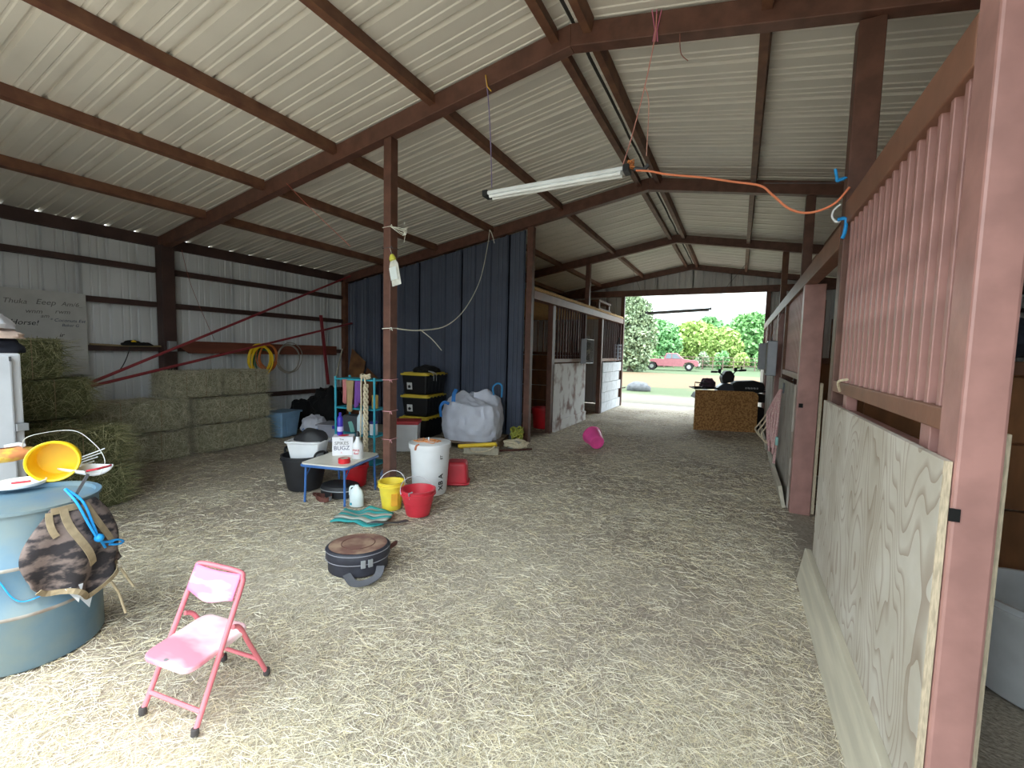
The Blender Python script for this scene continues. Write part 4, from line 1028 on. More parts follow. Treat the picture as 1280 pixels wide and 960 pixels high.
# under the table
cs = G(430, 612)
t = thing('oval_case', 'flat oval black rubber case under the low table', 'case', (-3.50, 3.12, 0), trz)
m = MB(); m.lathe([(.001, .0), (.19, 0), (.2, .02), (.2, .06), (.205, .065), (.205, .08), (.2, .085), (.19, .11), (.14, .125), (.001, .125)], 32, 1, .72, cap0=False, cap1=False); m.build('shell', blackr, t, smooth=True)
m = MB(); m.lathe([(.206, .068), (.208, .073), (.206, .078)], 32, 1, .72, cap0=False, cap1=False); m.build('seam', grey, t, smooth=True)
bucket('feed_tub', 'red plastic tub with yellow mark half hidden under the low table', 'tub', (-3.62, 3.43, 0), .11, .13, .24, redp, bail=None)
jg = Vector((-3.12, 2.97, 0))
t = thing('jug', 'white translucent plastic jug on the straw in front of the table leg', 'jug', jg, math.radians(15))
m = MB(); m.lathe([(.055, 0), (.06, .006), (.06, .11), (.05, .15), (.02, .185), (.016, .2)], 20, 1.15, .8); m.build('body', mat('milky_plastic', (226, 236, 238), .35, var=.08), t, smooth=True)
m = MB(); m.tube(smooth_path([(-.03, 0, .185), (-.065, 0, .17), (-.07, 0, .11), (-.06, 0, .09)], 4), .009, 8); m.build('grip', mat('milky_plastic', (226, 236, 238)), t, smooth=True)
m = MB(); m.M = Matrix.Translation((-.03, -.046, .03)); m.box((0, 0, 0), (.02, .006, .02)); m.build('teal_mark', teal, t)
wj = WY(470, 605, 3.62)
bottle('water_jug', 'clear blue water jug on the floor behind the low table by the post', (-3.33, 3.60, 0), [(.07, 0), (.075, .01), (.075, .13), (.06, .16), (.025, .19), (.022, .21)], mat('blue_clear', (120, 140, 180), .15, var=.1, alpha=.7), plain('blue_cap', (60, 110, 190), .4), [(.025, .21), (.025, .23)], None, None, 'jug')
t = thing('halter', 'brown leather halter coiled on the straw in front of the low table', 'halter', G(405, 625))
m = MB(); m.ribbon([(.085*math.cos(a), .055*math.sin(a), .028+.008*math.sin(2*a)) for a in np.linspace(0, 2*PI, 30)], .045, (0, 0, 1), .004); 
m = MB(); pts = [(.085*math.cos(a), .06*math.sin(a), .03+.01*math.sin(2*a)) for a in np.linspace(0, 2*PI, 31)]
m.ribbon(pts, .045, [Vector((p[0], p[1], 0)).normalized() for p in pts], .005); m.build('strap', leather, t)
m = MB(); m.tube(smooth_path([(-.08, 0, .02), (-.16, .02, .015), (-.22, .06, .012), (-.15, .08, .015)], 5), .01, 6); m.build('loose_strap', leather, t, smooth=True)
m = MB(); m.M = Matrix.Translation((.085, 0, .03)); m.box((0, 0, 0), (.008, .03, .04)); m.build('buckle', grey, t)

# ================================================================== teal rack with hung goods
rk0 = Vector((-3.97, 3.86, 0)); RW, RD = .56, .24
rck = thing('shelf_rack', 'teal metal shelf rack behind the low table beside the steel post', 'shelf', rk0, math.radians(6))
RZ = 1.14
for x in (-RW/2, RW/2):
    for y in (-RD/2, RD/2):
        m = MB(); m.tube([(x, y, 0), (x, y, RZ)], .013, 8); m.build('upright', teal, rck, smooth=True)
for z in (.12, .45, .76, 1.10):
    m = MB(); m.span((-RW/2-.01, -RD/2-.01, z), (RW/2+.01, RD/2+.01, z+.018)); m.build('shelf', teal, rck, bevel=.003)
def onrack(x, y, z): return tuple(Matrix.Rotation(math.radians(6), 3, 'Z') @ Vector((x, y, z)) + rk0)
def cloth_hang(name, label, x, y, ztop, w, h, mt, seed):
    def f(u, v): return Vector(onrack(x+(u-.5)*w*(1-.15*v), y+.02*math.sin(u*9+seed)*v-.006*v, ztop-h*v*(1-.12*math.sin(u*5+seed))))
    m = MB(); m.grid(f, 16, 12); o = m.build(name, mt, smooth=True); sd = o.modifiers.new('s', 'SOLIDIFY'); sd.thickness = .008
    return tag(o, label, 'cloth')
cloth_hang('rag', 'pinkish rag hanging from the top of the teal rack', -.13, -.14, 1.11, .06, .26, mat('pink_rag', (190, 120, 120), .9), 1)
cloth_hang('leg_wrap', 'tan cloth wrap hanging from the top of the teal rack', -.05, -.145, 1.10, .11, .33, mat('tan_rag', (164, 140, 104), .9, var=.15), 2)
cloth_hang('leg_wrap', 'purple cloth hanging from the top of the teal rack', .07, -.14, 1.10, .08, .28, mat('purple_rag', (116, 72, 150), .9, var=.12), 4)
# bundle of cream rope on top and hanging plait
t = thing('lead_rope', 'cream cotton rope heaped on the teal rack with ends hanging to the floor', 'rope', onrack(.14, -.10, 1.12))
m = MB(); P_ = []
for i in range(60):
    a = i*.9; P_.append((.055*math.cos(a)+.01*math.sin(i*2.3), .04*math.sin(a)+.0, .014+.035*(i/60)+.012*math.sin(i*1.7)))
m.tube(smooth_path(P_, 2), .011, 6); m.build('heap', ropew, t, smooth=True)
m = MB(); m.tube(smooth_path([(.0, -.045, .03), (.01, -.075, -.02), (.012, -.078, -.3), (.0, -.078, -.6), (-.01, -.08, -.92)], 5), .009, 6); m.build('hanging_end', ropew, t, smooth=True)
m = MB()
for ph in (0, 2*PI/3, 4*PI/3):
    m.tube([(.09+.022*math.cos(i*.42+ph), -.085+.018*math.sin(i*.42+ph)*1, -.05-.0122*i) for i in range(64)], .011, 6)
m.build('plait', ropew, t, smooth=True)
m = MB(); m.tube(smooth_path([(.03, -.05, .02), (.07, -.08, .0), (.09, -.085, -.06)], 4), .01, 6); m.tube([(.09, -.085, -.8), (.10, -.09, -.95)], .009, 6); m.build('plait_end', ropew, t, smooth=True)
# goods on shelves
bottle('shampoo_bottle', 'white bottle standing on the middle shelf of the teal rack', onrack(.03, -.05, .468), [(.04, 0), (.043, .005), (.043, .19), (.03, .22), (.016, .24)], mat('pale_blue_plastic', (206, 226, 236), .4), whitep, [(.018, .24), (.018, .27)])
bottle('brush_tin', 'yellow tin standing on the upper shelf of the teal rack by the post', onrack(.21, -.02, .778), [(.035, 0), (.037, .004), (.037, .15), (.034, .155)], mat('mustard_tin', (214, 178, 96), .5))
bottle('jar', 'white jar with blue lid on the teal rack behind the plaited rope', onrack(.20, -.03, .468), [(.045, 0), (.047, .005), (.047, .12), (.04, .13)], whitep, plain('navy_lid', (50, 50, 130), .4), [(.046, .13), (.046, .16)], None, None, 'jar')
m = MB(); m.bar(onrack(-.12, -.06, .60), onrack(-.06, -.08, .48), .045, .02); tag(m.build('scrub_brush', mat('mint_plastic', (130, 190, 180), .5)), 'mint green brush leaning on the lower shelf of the rack', 'brush')
t = thing('tack_box', 'dark open box on the middle shelf of the teal rack', 'box', onrack(-.12, .03, .468), math.radians(6))
m = MB(); m.box((0, 0, .10), (.24, .16, .2), taper=.92); m.build('box', dgrey, t, bevel=.01)

# ================================================================== post strings, fly trap, ropes
def ring(zc, label, mt, r=.0022):
    m = MB(); x0, x1, y0, y1 = XA-.066, XA+.036, YF[1]-.036, YF[1]+.076
    m.tube([(x0, y0, zc), (x1, y0, zc+.004), (x1, y1, zc+.008), (x0, y1, zc)], r, 5, closed=True)
    m.tube([(x1, y0, zc), (x1+.03, y0-.02, zc+.01), (x1+.045, y0-.02, zc-.02)], r, 5)
    m.tube([(x1, y0, zc), (x1+.03, y0-.03, zc-.012)], r, 5)
    return tag(m.build('tied_string', mt), label, 'string')
pinks = plain('pink_string', (232, 170, 180), .7); whites = plain('white_string', (226, 226, 214), .7)
ring(WY(487, 475, YF[1]).z, 'pink string tied round the red post level with the rack top', pinks)
ring(WY(487, 514, YF[1]).z, 'pink string tied round the red post level with the rack middle', pinks)
ring(WY(487, 549, YF[1]).z, 'pink string tied round the red post level with the carton', pinks)
ring(WY(487, 285, YF[1]).z, 'cream string tied round the red post high under the purlin', whites, .0028)
ring(WY(487, 311, YF[1]).z, 'dark wire tied round the red post above the fly trap', dgrey, .0025)
ring(WY(487, 411, YF[1]).z, 'white rope tied round the red post below the fly trap', whites, .004)
m = MB(); zz = WY(505, 290, YF[1]-.05)
for i in range(7):
    a = i*.9; p = zz+Vector((.03*math.cos(a), 0, .045*math.sin(a)))
    m.tube(smooth_path([Vector((XA+.035, YF[1]-.04, WY(487, 285, YF[1]).z)), zz+Vector((.0, 0, .01*i-.03)), p+Vector((.01, 0, -.05 if i % 2 else .05))], 4), .0022, 5)
tag(m.build('string_tassel', whites), 'tangle of cream string ends hanging off the upper post', 'string')
ft = WY(498, 338, YF[1]-.04)
t = thing('fly_trap', 'clear hanging fly trap bag with yellow top on the red post', 'fly trap', (ft.x, YF[1]-.06, ft.z-.14), rot=(0, math.radians(-12), 0))
def fbag(u, v):
    a = 2*PI*u; w_ = .055*(1 if v < .8 else 1-(v-.8)*2.2); th_ = .018*math.sin(PI*min(.97, .03+v))
    return (w_*math.cos(a), th_*math.sin(a), .24*v)
m = MB(); m.grid(fbag, 20, 12, True); m.build('bag', mat('cloudy_bag', (214, 214, 206), .3, var=.12, scale=30), t, smooth=True)
m = MB(); m.lathe([(.03, .235), (.032, .255), (.02, .285), (.012, .295)], 14); m.build('yellow_cap', mat('lime_cap', (226, 224, 90), .4), t, smooth=True)
m = MB(); m.span((-.042, -.022, .05), (.04, -.0195, .17)); m.build('paper_label', plain('label_pale', (224, 232, 232), .5), t)
m = MB(); m.tube([(0, 0, .295), (-.012, .0, .36)], .002, 5); m.build('hanger', whites, t)
# white rope from post to purlin end
pp = []
for px, py, Y in ((497, 411, 3.33), (525, 413, 3.7), (558, 407, 4.3), (582, 385, 4.8), (600, 350, 5.5), (609, 310, 5.98), (612, 288, 6.2)): pp.append(WY(px, py, Y))
rope('slack_rope', 'white rope hanging slack between the red post and a roof purlin', 'rope', pp, .006, whites)
rope('slack_rope', 'white rope tail hanging from the slack rope towards the yellow lidded totes', 'rope', [WY(525, 412, 3.72), WY(540, 424, 3.9), WY(552, 438, 4.1)], .005, whites)
rope('rope_end', 'short white rope end hanging from the roof purlin at the blue wall', 'rope', [WY(612, 287, 6.2), WY(615, 293, 6.2), WY(618, 304, 6.2)], .007, whites)
rope('red_string', 'thin red string hanging down from the left rafter', 'string', [WY(358, 229, 3.22), WY(390, 262, 3.25), WY(438, 308, 3.28)], .003, plain('red_string_m', (200, 110, 96), .7))
rope('red_string', 'thin reddish string hanging along the dark side post', 'string', [WX(227, 312, XL+.24), WX(240, 360, XL+.2), WX(268, 425, XL+.16)], .003, plain('red_string_n', (140, 80, 72), .7))
# ================================================================== fluorescent fixture hung under the first rafter
LL, LR = WY(612, 243, 3.32), WY(780, 213, 3.36)
t = thing('light_fixture', 'white hanging fluorescent tube light under the first rafter', 'light fixture', (LL+LR)/2)
d = (LR-LL); half = d/2; un = d.normalized()
ltm = plain('fixture_white', (226, 232, 236), .3)
m = MB(); m.bar(-half, half, .10, .03); m.build('housing', ltm, t, bevel=.008)
for s in (-1, 1):
    off = Vector((0, .028*s, -.028)); m = MB(); m.tube([-half*.97+off, half*.97+off], .014, 10); m.build('tube', plain('tube_white', (240, 244, 246), .25), t, smooth=True)
for s in (-1, 1):
    m = MB(); m.bar(half*s, half*s+un*.045*s, .105, .05); m.build('end_cap', black, t, bevel=.004)
rope('hanging_cord', 'blue and pink cord holding one end of the white tube light', 'cord', [WY(607, 98, 3.24), WY(610, 120, 3.24), WY(613, 170, 3.28), LL+Vector((.02, 0, .05))], .005, mat('lavender_cord', (132, 120, 160), .7), n=6)
m = MB(); p = WY(607, 94, 3.235); m.tube([p, WY(609, 108, 3.235), WY(614, 114, 3.235)], .006, 6); tag(m.build('yellow_strap', mat('amber', (214, 170, 70), .6)), 'short amber strap looped on the first rafter', 'strap')
rt = WY(821, 18, 3.235)
rope('baling_twine', 'pink twine tied on the rafter running down to the tube light end', 'twine', [rt, WY(818, 50, 3.23), WY(806, 108, 3.28), WY(790, 170, 3.33), LR+Vector((-.01, 0, .04))], .004, mat('salmon_twine', (214, 150, 140), .7))
rope('baling_twine', 'pale pink twine loop hanging beside the rafter twine', 'twine', [WY(806, 108, 3.27), WY(811, 130, 3.26), WY(808, 195, 3.26)], .003, mat('salmon_twine2', (222, 170, 156), .7))
m = MB()
for dx in (-6, 0, 6): m.tube([WY(821+dx, 12, 3.236), WY(820+dx*.2, 38, 3.235), WY(819+dx*.5, 52, 3.235)], .004, 5)
tag(m.build('pink_tie', mat('pink_tie_m', (206, 120, 150), .7)), 'pink string tied round the first rafter near the ridge', 'string')
rope('string_scrap', 'short string scrap hanging below the right rafter half', 'string', [WY(850, 42, 3.24), WY(851, 66, 3.24), WY(860, 76, 3.24)], .003, mat('brown_string', (150, 96, 84), .7))
# knot of orange string and plug at light end
kc = LR+un*.05
m = MB(); P_ = [kc+Vector((.03*math.cos(i*1.3)*math.sin(i), .03*math.sin(i*1.7), .03+.025*math.cos(i*.9))) for i in range(36)]; m.tube(smooth_path(P_, 2), .004, 5)
tag(m.build('twine_knot', mat('orange_twine', (226, 150, 92), .7)), 'tangled orange twine knot at the end of the tube light', 'twine')
m = MB(); m.tube([kc+Vector((.02, 0, .0)), kc+Vector((.09, .02, -.01)), kc+Vector((.12, .02, .02))], .016, 8); tag(m.build('cord_plug', dgrey, smooth=True), 'grey plug at the end of the orange extension cord', 'plug')
oc = []
for px, py, Y in ((795, 213, 3.36), (812, 214, 3.36), (835, 218, 3.35), (880, 222, 3.34), (915, 227, 3.33), (950, 232, 3.32), (965, 243, 3.31), (985, 260, 3.30), (1005, 266, 3.29), (1025, 263, 3.28), (1045, 253, 3.27), (1062, 234, 3.27)): oc.append(WY(px, py, Y))
rope('electric_cable', 'orange extension cord strung from the tube light to the stall post', 'cord', oc, .007, orange)
rope('guy_wire', 'thin dark wire strung from the right stall post across the aisle', 'wire', [WY(955, 229, 3.2), WY(1000, 229, 3.22), WY(1052, 229, 3.25)], .002, dgrey)
# clips at the post
cl = WY(1050, 268, 3.24)
t = thing('blue_clip', 'bright blue rope and white hook clipped to the doorway post', 'clip', (cl.x, 3.25, cl.z-.1))
m = MB(); m.tube(smooth_path([(0, 0, .16), (-.03, 0, .13), (-.035, 0, .09), (-.01, 0, .06), (.01, 0, .075)], 5), .006, 8); m.build('hook', whitep, t, smooth=True)
m = MB(); m.tube(smooth_path([(-.01, -.01, .07), (.03, -.01, .07), (.03, -.01, .0), (.02, -.01, -.04)], 4), .010, 8); m.build('blue_tail', bluerope, t, smooth=True)
cl2 = WY(1046, 222, 3.24); m = MB(); m.tube(smooth_path([cl2+Vector((-.01, 0, .05)), cl2, cl2+Vector((.005, 0, -.02)), cl2+Vector((.045, 0, -.005)), cl2+Vector((.01, 0, -.015))], 4), .008, 8); tag(m.build('blue_tie', bluerope, smooth=True), 'blue rope knot tied to the wire above the white hook', 'rope')
m = MB(); p = WX(1053, 485, XB-.01); m.tube(smooth_path([p+Vector((0, .06, -.02)), p+Vector((-.02, 0, .02)), p+Vector((-.02, -.04, .04)), p+Vector((0, -.10, .05))], 4), .007, 6); tag(m.build('knotted_cord', ropew, smooth=True), 'short cream cord knotted round the lower rail of the near bars', 'cord')
# second tube light near rear door
L2a, L2b = WY(808, 391, 11.5), WY(888, 386, 11.5)
t = thing('light_fixture', 'dark hanging tube light silhouetted against the sky in the rear doorway', 'light fixture', (L2a+L2b)/2)
hf = (L2b-L2a)/2
m = MB(); m.bar(-hf, hf, .10, .035); m.build('housing', plain('fixture_grey', (120, 122, 124), .4), t, bevel=.006)
for s in (-1, 1):
    off = Vector((0, .03*s, -.035)); m = MB(); m.tube([-hf*.97+off, hf*.97+off], .016, 8); m.build('tube', plain('tube_grey', (190, 194, 198), .3), t, smooth=True)
for s in (-1, 1):
    m = MB(); m.bar(hf*s, hf*s*1.03, .11, .06); m.build('end_cap', black, t)
lc2 = (L2a+L2b)/2
for sg, px_ in ((-1, PX[3]), (1, PX[6])):
    m = MB(); m.tube([hf*sg*.95+Vector((0, 0, .02)), Vector((px_, 11.5, roofz(px_)-.10))-lc2], .004, 5); m.build('suspension_wire', dgrey, t)

# ================================================================== buckets round the post
wbk = bucket('lidded_tub', 'tall white plastic tub with lid and black lettering beside the red post', 'tub', (-2.80, 3.66, 0), .175, .205, .52, whitep, lid=whitep)
cdir = (CAM-Vector((-2.80, 3.66, H))).normalized(); fx = Vector((-cdir.y, cdir.x, 0))
def cyl_text(body, zc, size, ang, r_, mt):
    nrm = Matrix.Rotation(ang, 3, 'Z') @ cdir; xx = Vector((0, 0, 1))
    text(body, size, mt, wbk, frame(nrm*r_+Vector((0, 0, zc)), xx, nrm), 'lettering', 0, .003)
for body, zc, sz_ in (('B A', .17, .075), ('X', .085, .07)): cyl_text(body, zc, sz_, .62, .189, M_text)
cyl_text('ST', .40, .04, .60, .204, inkg)
m = MB(); m.tube(smooth_path([(.02, -.2, .535), (.0, -.222, .52), (-.01, -.225, .48)], 4), .01, 6); m.build('tie_wire', mat('rust_wire', (190, 120, 90), .6), wbk, smooth=True)
t = thing('wire_scraps', 'rusty wire and orange string left on the white tub lid', 'wire', (-2.80, 3.62, .534))
m = MB(); P_ = [(.11*math.cos(i*.7)+.02*math.sin(i*2.1), .08*math.sin(i*.9), .006+.004*(i % 3)) for i in range(24)]; m.tube(smooth_path(P_, 3), .004, 5); m.build('orange_string', mat('orange_twine', (226, 150, 92)), t, smooth=True)
m = MB(); m.tube([(.02, 0, .0), (.01, 0, .05)], .007, 6); m.build('upright_end', whitep, t)
yb_ = bucket('feed_pail', 'yellow plastic pail with wire handle at the foot of the red post', 'pail', (-2.80, 3.09, 0), .085, .115, .26, yelp2, bail=plain('pail_wire', (210, 208, 214), .4), bail_up=1.0, rz=.3, inner=straw_m[1])
m = MB(); m.box((.055, -.072, .11), (.055, .05, .11), Euler((0, 0, math.radians(38))).to_matrix()); m.build('side_label', mat('amber_label', (236, 176, 60), .5), yb_)
rb_ = bucket('feed_pail', 'red plastic pail with wire handle in front of the white tub', 'pail', (-2.50, 3.10, 0), .105, .148, .235, redp2, bail=plain('pail_wire', (210, 208, 214), .4), bail_up=.75, rz=1.1, inner=redp)
m = MB(); m.tube([(-.10, -.06, .13), (-.13, -.10, .235), (-.10, -.11, .245)], .007, 6); m.build('hook_tool', grey, rb_)
t = thing('overturned_tub', 'square red plastic tub tipped over beside the white lidded tub', 'tub', (-2.74, 4.08, 0), math.radians(28))
m = MB(); m.box((0, 0, .125), (.22, .22, .25), taper=1.12); m.build('body', redp2, t, bevel=.035, seg=4)
m = MB(); m.tube([(x, y, .014) for x, y in rrect(.26, .26, .05)], .012, 8, closed=True); m.build('rim', redp2, t, smooth=True)
t = thing('cooler', 'white cooler with red lid standing behind the red post', 'cooler', (-4.30, 5.02, 0), math.radians(30))
m = MB(); m.box((0, 0, .20), (.42, .30, .40), taper=.92); m.build('body', whitep, t, bevel=.02)
m = MB(); m.box((0, 0, .42), (.44, .32, .05)); m.build('lid', plain('cooler_red', (190, 52, 60), .5), t, bevel=.012)

# ================================================================== totes with yellow lids
tcx = Vector((-4.78, 6.05, 0)); trz2 = math.radians(6)
tote_lab = ('black tote with yellow lid at the bottom of the stack on the blue wall', 'black tote with yellow lid in the middle of the stack on the blue wall', 'black tote with yellow lid on top of the stack under the black coat')
TH_ = .365
for i in range(3):
    t = thing('tote', tote_lab[i], 'tote', (tcx.x+.01*i, tcx.y, i*TH_), trz2+math.radians((0, 2, -2)[i]))
    m = MB()
    m.box((0, 0, .16), (.50, .62, .32), taper=.88); m.build('body', black, t, bevel=.03, seg=3)
    for k in range(5):
        m = MB(); m.box((.235, -.22+.11*k, .17), (.012, .03, .26), Euler((0, math.radians(5.5), 0)).to_matrix()); m.build('rib', black, t, bevel=.004)
    m = MB(); m.prism(rrect(.55, .68, .06), .318, .345, 'xy'); m.prism(rrect(.47, .60, .05), .345, TH_-.001, 'xy'); ld = m.build('lid', plain('lid_yellow', (216, 190, 66), .5), t)
    for k in range(5):
        m = MB(); m.box((.278, -.24+.12*k, .326), (.012, .06, .016)); m.build('lid_notch', black, ld)
    m = MB(); m.box((-.09, -.3, .14), (.10, .006, .115), Euler((math.radians(6.5), 0, 0)).to_matrix()); lb_ = m.build('sticker', plain('sticker_white', (224, 224, 224), .5), t)
    m = MB(); st_ = []
    for k in range(10): a = PI/2+2*PI*k/10; r_ = .036 if k % 2 == 0 else .022; st_.append((-.09+r_*math.cos(a), .13+r_*.9*math.sin(a)))
    m.prism(st_, -.309, -.3065, 'xz'); m.build('emblem', M_text, lb_)
t = thing('coat', 'black coat dropped on top of the yellow lidded totes', 'coat', (tcx.x+.06, tcx.y+.02, 3*TH_))
m = MB(); m.grid(heap(.20, .26, .12, 2.2, 21), 32, 10, True); m.build('cloth', cloth_b, t, smooth=True)
for dx in (.12, .17):
    m = MB(); m.tube(smooth_path([(dx, -.19, .03), (dx+.12, -.16, .0), (dx+.14, -.16, -.08), (dx+.14, -.16, -.13)], 4), .006, 6); m.build('drawstring', grey, t, smooth=True)

# ================================================================== bulk bag on pallet
pal = thing('pallet', 'weathered wooden pallet under the white bulk bag', 'pallet', (-3.66, 5.90, 0), math.radians(13))
for k in range(5): m = MB(); m.box((0, -.36+.18*k, .105), (.92, .12, .02)); m.build('deck_board', mat('pallet_wood', (132, 112, 94), .85, var=.2, scale=6), pal)
for x in (-.42, 0, .42): m = MB(); m.box((x, 0, .0475), (.05, .82, .095)); m.build('stringer', mat('pallet_wood', (132, 112, 94)), pal)
fab = mat('woven_white', (214, 218, 234), .6, var=.06, scale=5, bump=.35, bscale=9)
bb = thing('bulk_bag', 'big white woven bulk bag slumped on a pallet with blue lifting straps', 'bulk bag', (-3.68, 5.90, .116), math.radians(13))
def bbf(u, v):
    a = 2*PI*u; e = 2.9
    c_, s_ = math.cos(a), math.sin(a); rr_ = (abs(c_)**e+abs(s_)**e)**(-1/e)
    h_ = .56+.10*nz3((c_*1.3, s_*1.3, 2.0), 1.0)
    t_ = max(0, (v-.62)/.38); r_ = 1-t_**1.25*.985
    sh = (1-.05*v)*r_
    k_ = 1+.07*nz3((c_*2, s_*2, v*2.2), 1.6)*(1 if v > .1 else 0)+.075*nz3((c_*4, s_*4, v*3.5), 1.9)+.10*math.sin(PI*min(1, v*1.5))
    xx, yy_ = c_*rr_*r_, s_*rr_*r_
    z = h_*min(1, v/.62)
    if t_ > 0: z = h_+.10*math.sin(PI*t_*.5)*(1-t_)+.20*t_**.6*math.exp(-((xx+.42)**2+(yy_-.05)**2)/.26)+.19*t_**.6*math.exp(-((xx-.5)**2+(yy_-.2)**2)/.22)+.10*t_*math.exp(-((xx-.1)**2+(yy_+.5)**2)/.1)-.06*t_+.05*nz3((xx*3, yy_*3, 4), 1.6)*math.sin(PI*min(1, t_))
    return (.42*sh*rr_*c_*k_, .37*sh*rr_*s_*k_, max(0.0, z))
m = MB(); m.grid(bbf, 80, 44, True); m.build('bag', fab, bb, smooth=True)
bstr = plain('blue_strap', (46, 120, 196), .6)
m = MB(); m.ribbon(smooth_path([(-.36, -.43, .36), (-.37, -.43, .50), (-.32, -.42, .58), (-.24, -.41, .56)], 4), .045, (-.3, -1, .1), .006); m.build('lifting_strap', bstr, bb)
m = MB(); m.ribbon(smooth_path([(-.20, -.34, .58), (-.20, -.32, .70), (-.18, -.27, .77)], 4), .06, (0, -1, .3), .006); m.build('lifting_strap', bstr, bb)
m = MB(); m.tube(smooth_path([(.32, .04, .68), (.31, .02, .80), (.37, .06, .86), (.43, .1, .82), (.42, .14, .64)], 4), .014, 8); m.build('lifting_strap', mat('sky_strap', (60, 150, 214), .6), bb, smooth=True)
yp = thing('yellow_tool', 'yellow plastic sled like tray leaning on the pallet edge', 'tray', (-3.26, 5.36, .0), math.radians(20))
m = MB(); m.box((0, 0, .125), (.56, .10, .05), Euler((math.radians(-25), math.radians(-6), 0)).to_matrix()); m.build('tray', yelp, yp, bevel=.012)
m = MB(); m.tube(smooth_path([(-.12, -.06, .09), (-.02, -.12, .06), (.16, -.10, .08), (.26, -.06, .14)], 4), .01, 6); m.build('pull_cord', ropew, yp, smooth=True)
m = MB(); m.box((.05, .05, .05), (.5, .12, .1)); m.build('support_block', board, yp)
def scribble(name, label, cat, c, ax, ay, az, mt, r, nn_, seed):
    rd = random.Random(seed); P = [Vector(c)+Vector((ax*math.cos(i*1.1+rd.uniform(-.4, .4)), ay*math.sin(i*1.1+rd.uniform(-.4, .4)), r+az*rd.random())) for i in range(nn_)]
    m = MB(); m.tube(smooth_path(P, 4), r, 6); return tag(m.build(name, mt, smooth=True), label, cat)
scribble('rope_pile', 'yellow and green rope balled up against the blue wall by the bulk bag', 'rope', (-3.06, 6.22, .05), .09, .09, .22, mat('yellow_green_rope', (186, 178, 70), .8, col2=(110, 130, 60), scale=40), .016, 46, 3)
scribble('rope_pile', 'cream rope and cloth heap on the floor by the stall corner post', 'rope', (-2.98, 6.02, .0), .17, .12, .10, ropew, .016, 50, 5)
heap_obj('grain_sack', 'small crumpled grey cloth sack lying in the rope heap', 'sack', (-2.99, 6.05, 0), .12, .10, .10, mat('grey_sack', (186, 180, 170), .9, var=.15), 17)
rope('harness_strap', 'dark harness strap trailing on the straw from the rope heap', 'strap', [(-3.22, 5.52, .012), (-3.02, 5.72, .015), (-2.86, 5.86, .015), (-2.72, 6.05, .012)], .014, leather)

# ================================================================== other buckets, pad, case
bucket('bucket', 'bright red bucket standing in the open stall doorway behind the blue partition', 'bucket', (-3.36, 7.98, 0), .19, .225, .40, redp)
t = thing('bucket', 'small hot pink bucket tipped on its side in the aisle', 'bucket', G(741, 562)+Vector((0, .12, .0)), rot=(0, 0, 0))
axp = Vector((.55, -.72, -.28)).normalized()
qm = axp.to_track_quat('Z', 'Y').to_matrix().to_4x4()
m = MB(); m.M = Matrix.Translation(Vector((-.02, .03, .138))) @ qm @ Matrix.Rotation(PI, 4, 'X') @ Matrix.Translation((0, 0, -.13))
m.lathe([(.001, .012), (.06, .012), (.065, .0), (.105, 0), (.11, .01), (.145, .24), (.155, .242), (.155, .262), (.14, .262), (.105, .02)], 28, cap0=False); zl_ = min(v[2] for v in m.v); m.v = [(v[0], v[1], v[2]-zl_) for v in m.v]; m.build('body', pinkp, t, smooth=True)
pd = G(455, 648)
t = thing('saddle_pad', 'teal and grey striped saddle pad crumpled on the straw', 'saddle pad', (pd.x, pd.y, 0), math.radians(20))
def fpad(u, v): return ((u-.5)*.46+.03*math.sin(v*4), (v-.5)*.34*(1-.2*abs(u-.5)), .02+.018*math.sin(u*7+v*3)+.03*math.exp(-((u-.5)/.12)**2))
nst_ = 7
for k in range(nst_):
    m = MB(); m.grid(lambda u, v, k=k: fpad(u, (k+v)/nst_), 24, 4)
    o = m.build('stripe', mat('pad_teal', (58, 160, 162), .9, var=.1) if k % 2 == 0 else mat('pad_grey', (168, 172, 164), .9, var=.1), t, smooth=True); sd = o.modifiers.new('s', 'SOLIDIFY'); sd.thickness = .014; sd.offset = 1
m = MB(); m.ribbon(smooth_path([(.12, -.16, .03), (.18, -.20, .06), (.26, -.17, .05), (.34, -.10, .03), (.40, -.02, .02)], 5), .035, (0, 0, 1), .008); m.build('girth_strap', dgrey, t)
cs = G(448, 726); cdv = Vector((cs.x, cs.y, 0)).normalized()
cpos = cs + cdv*.19
t = thing('hat_case', 'round black hat case with dusty rust brown lid lying on the straw', 'case', (cpos.x, cpos.y, 0), math.radians(35))
m = MB(); m.lathe([(.165, 0), (.178, .012), (.18, .09), (.186, .092), (.186, .10)], 40, 1.08, .95); m.build('base', mat('black_hide', (44, 44, 54), .55, var=.25, scale=8), t, smooth=True)
m = MB(); m.lathe([(.19, .096), (.192, .10), (.192, .148), (.184, .16), (.176, .163)], 40, 1.08, .95, cap0=False); ldc = m.build('lid', mat('black_hide', (44, 44, 54)), t, smooth=True)
m = MB(); m.lathe([(.001, .1645), (.10, .168), (.174, .1645)], 40, 1.08, .95, cap0=False, cap1=False); m.build('dusty_top', mat('dusty_brown', (118, 84, 74), .85, col2=(166, 138, 116), scale=7, detail=7, lo=.4, hi=.62), ldc, smooth=True)
m = MB(); m.lathe([(.105, .168), (.108, .171), (.111, .1685)], 32, 1.0, .9, cap0=False, cap1=False); m.build('stitch_ring', leather, ldc, smooth=True)
for z in (.094, .150):
    m = MB(); m.lathe([(.1925, z-.003), (.195, z), (.1925, z+.003)], 40, 1.08, .95, cap0=False, cap1=False); m.build('piping', mat('grey_piping', (130, 128, 136), .6), t, smooth=True)
va = math.radians(-72)
def ca(a, r_, z): return Vector((1.08*r_*math.cos(a), .95*r_*math.sin(a), z))
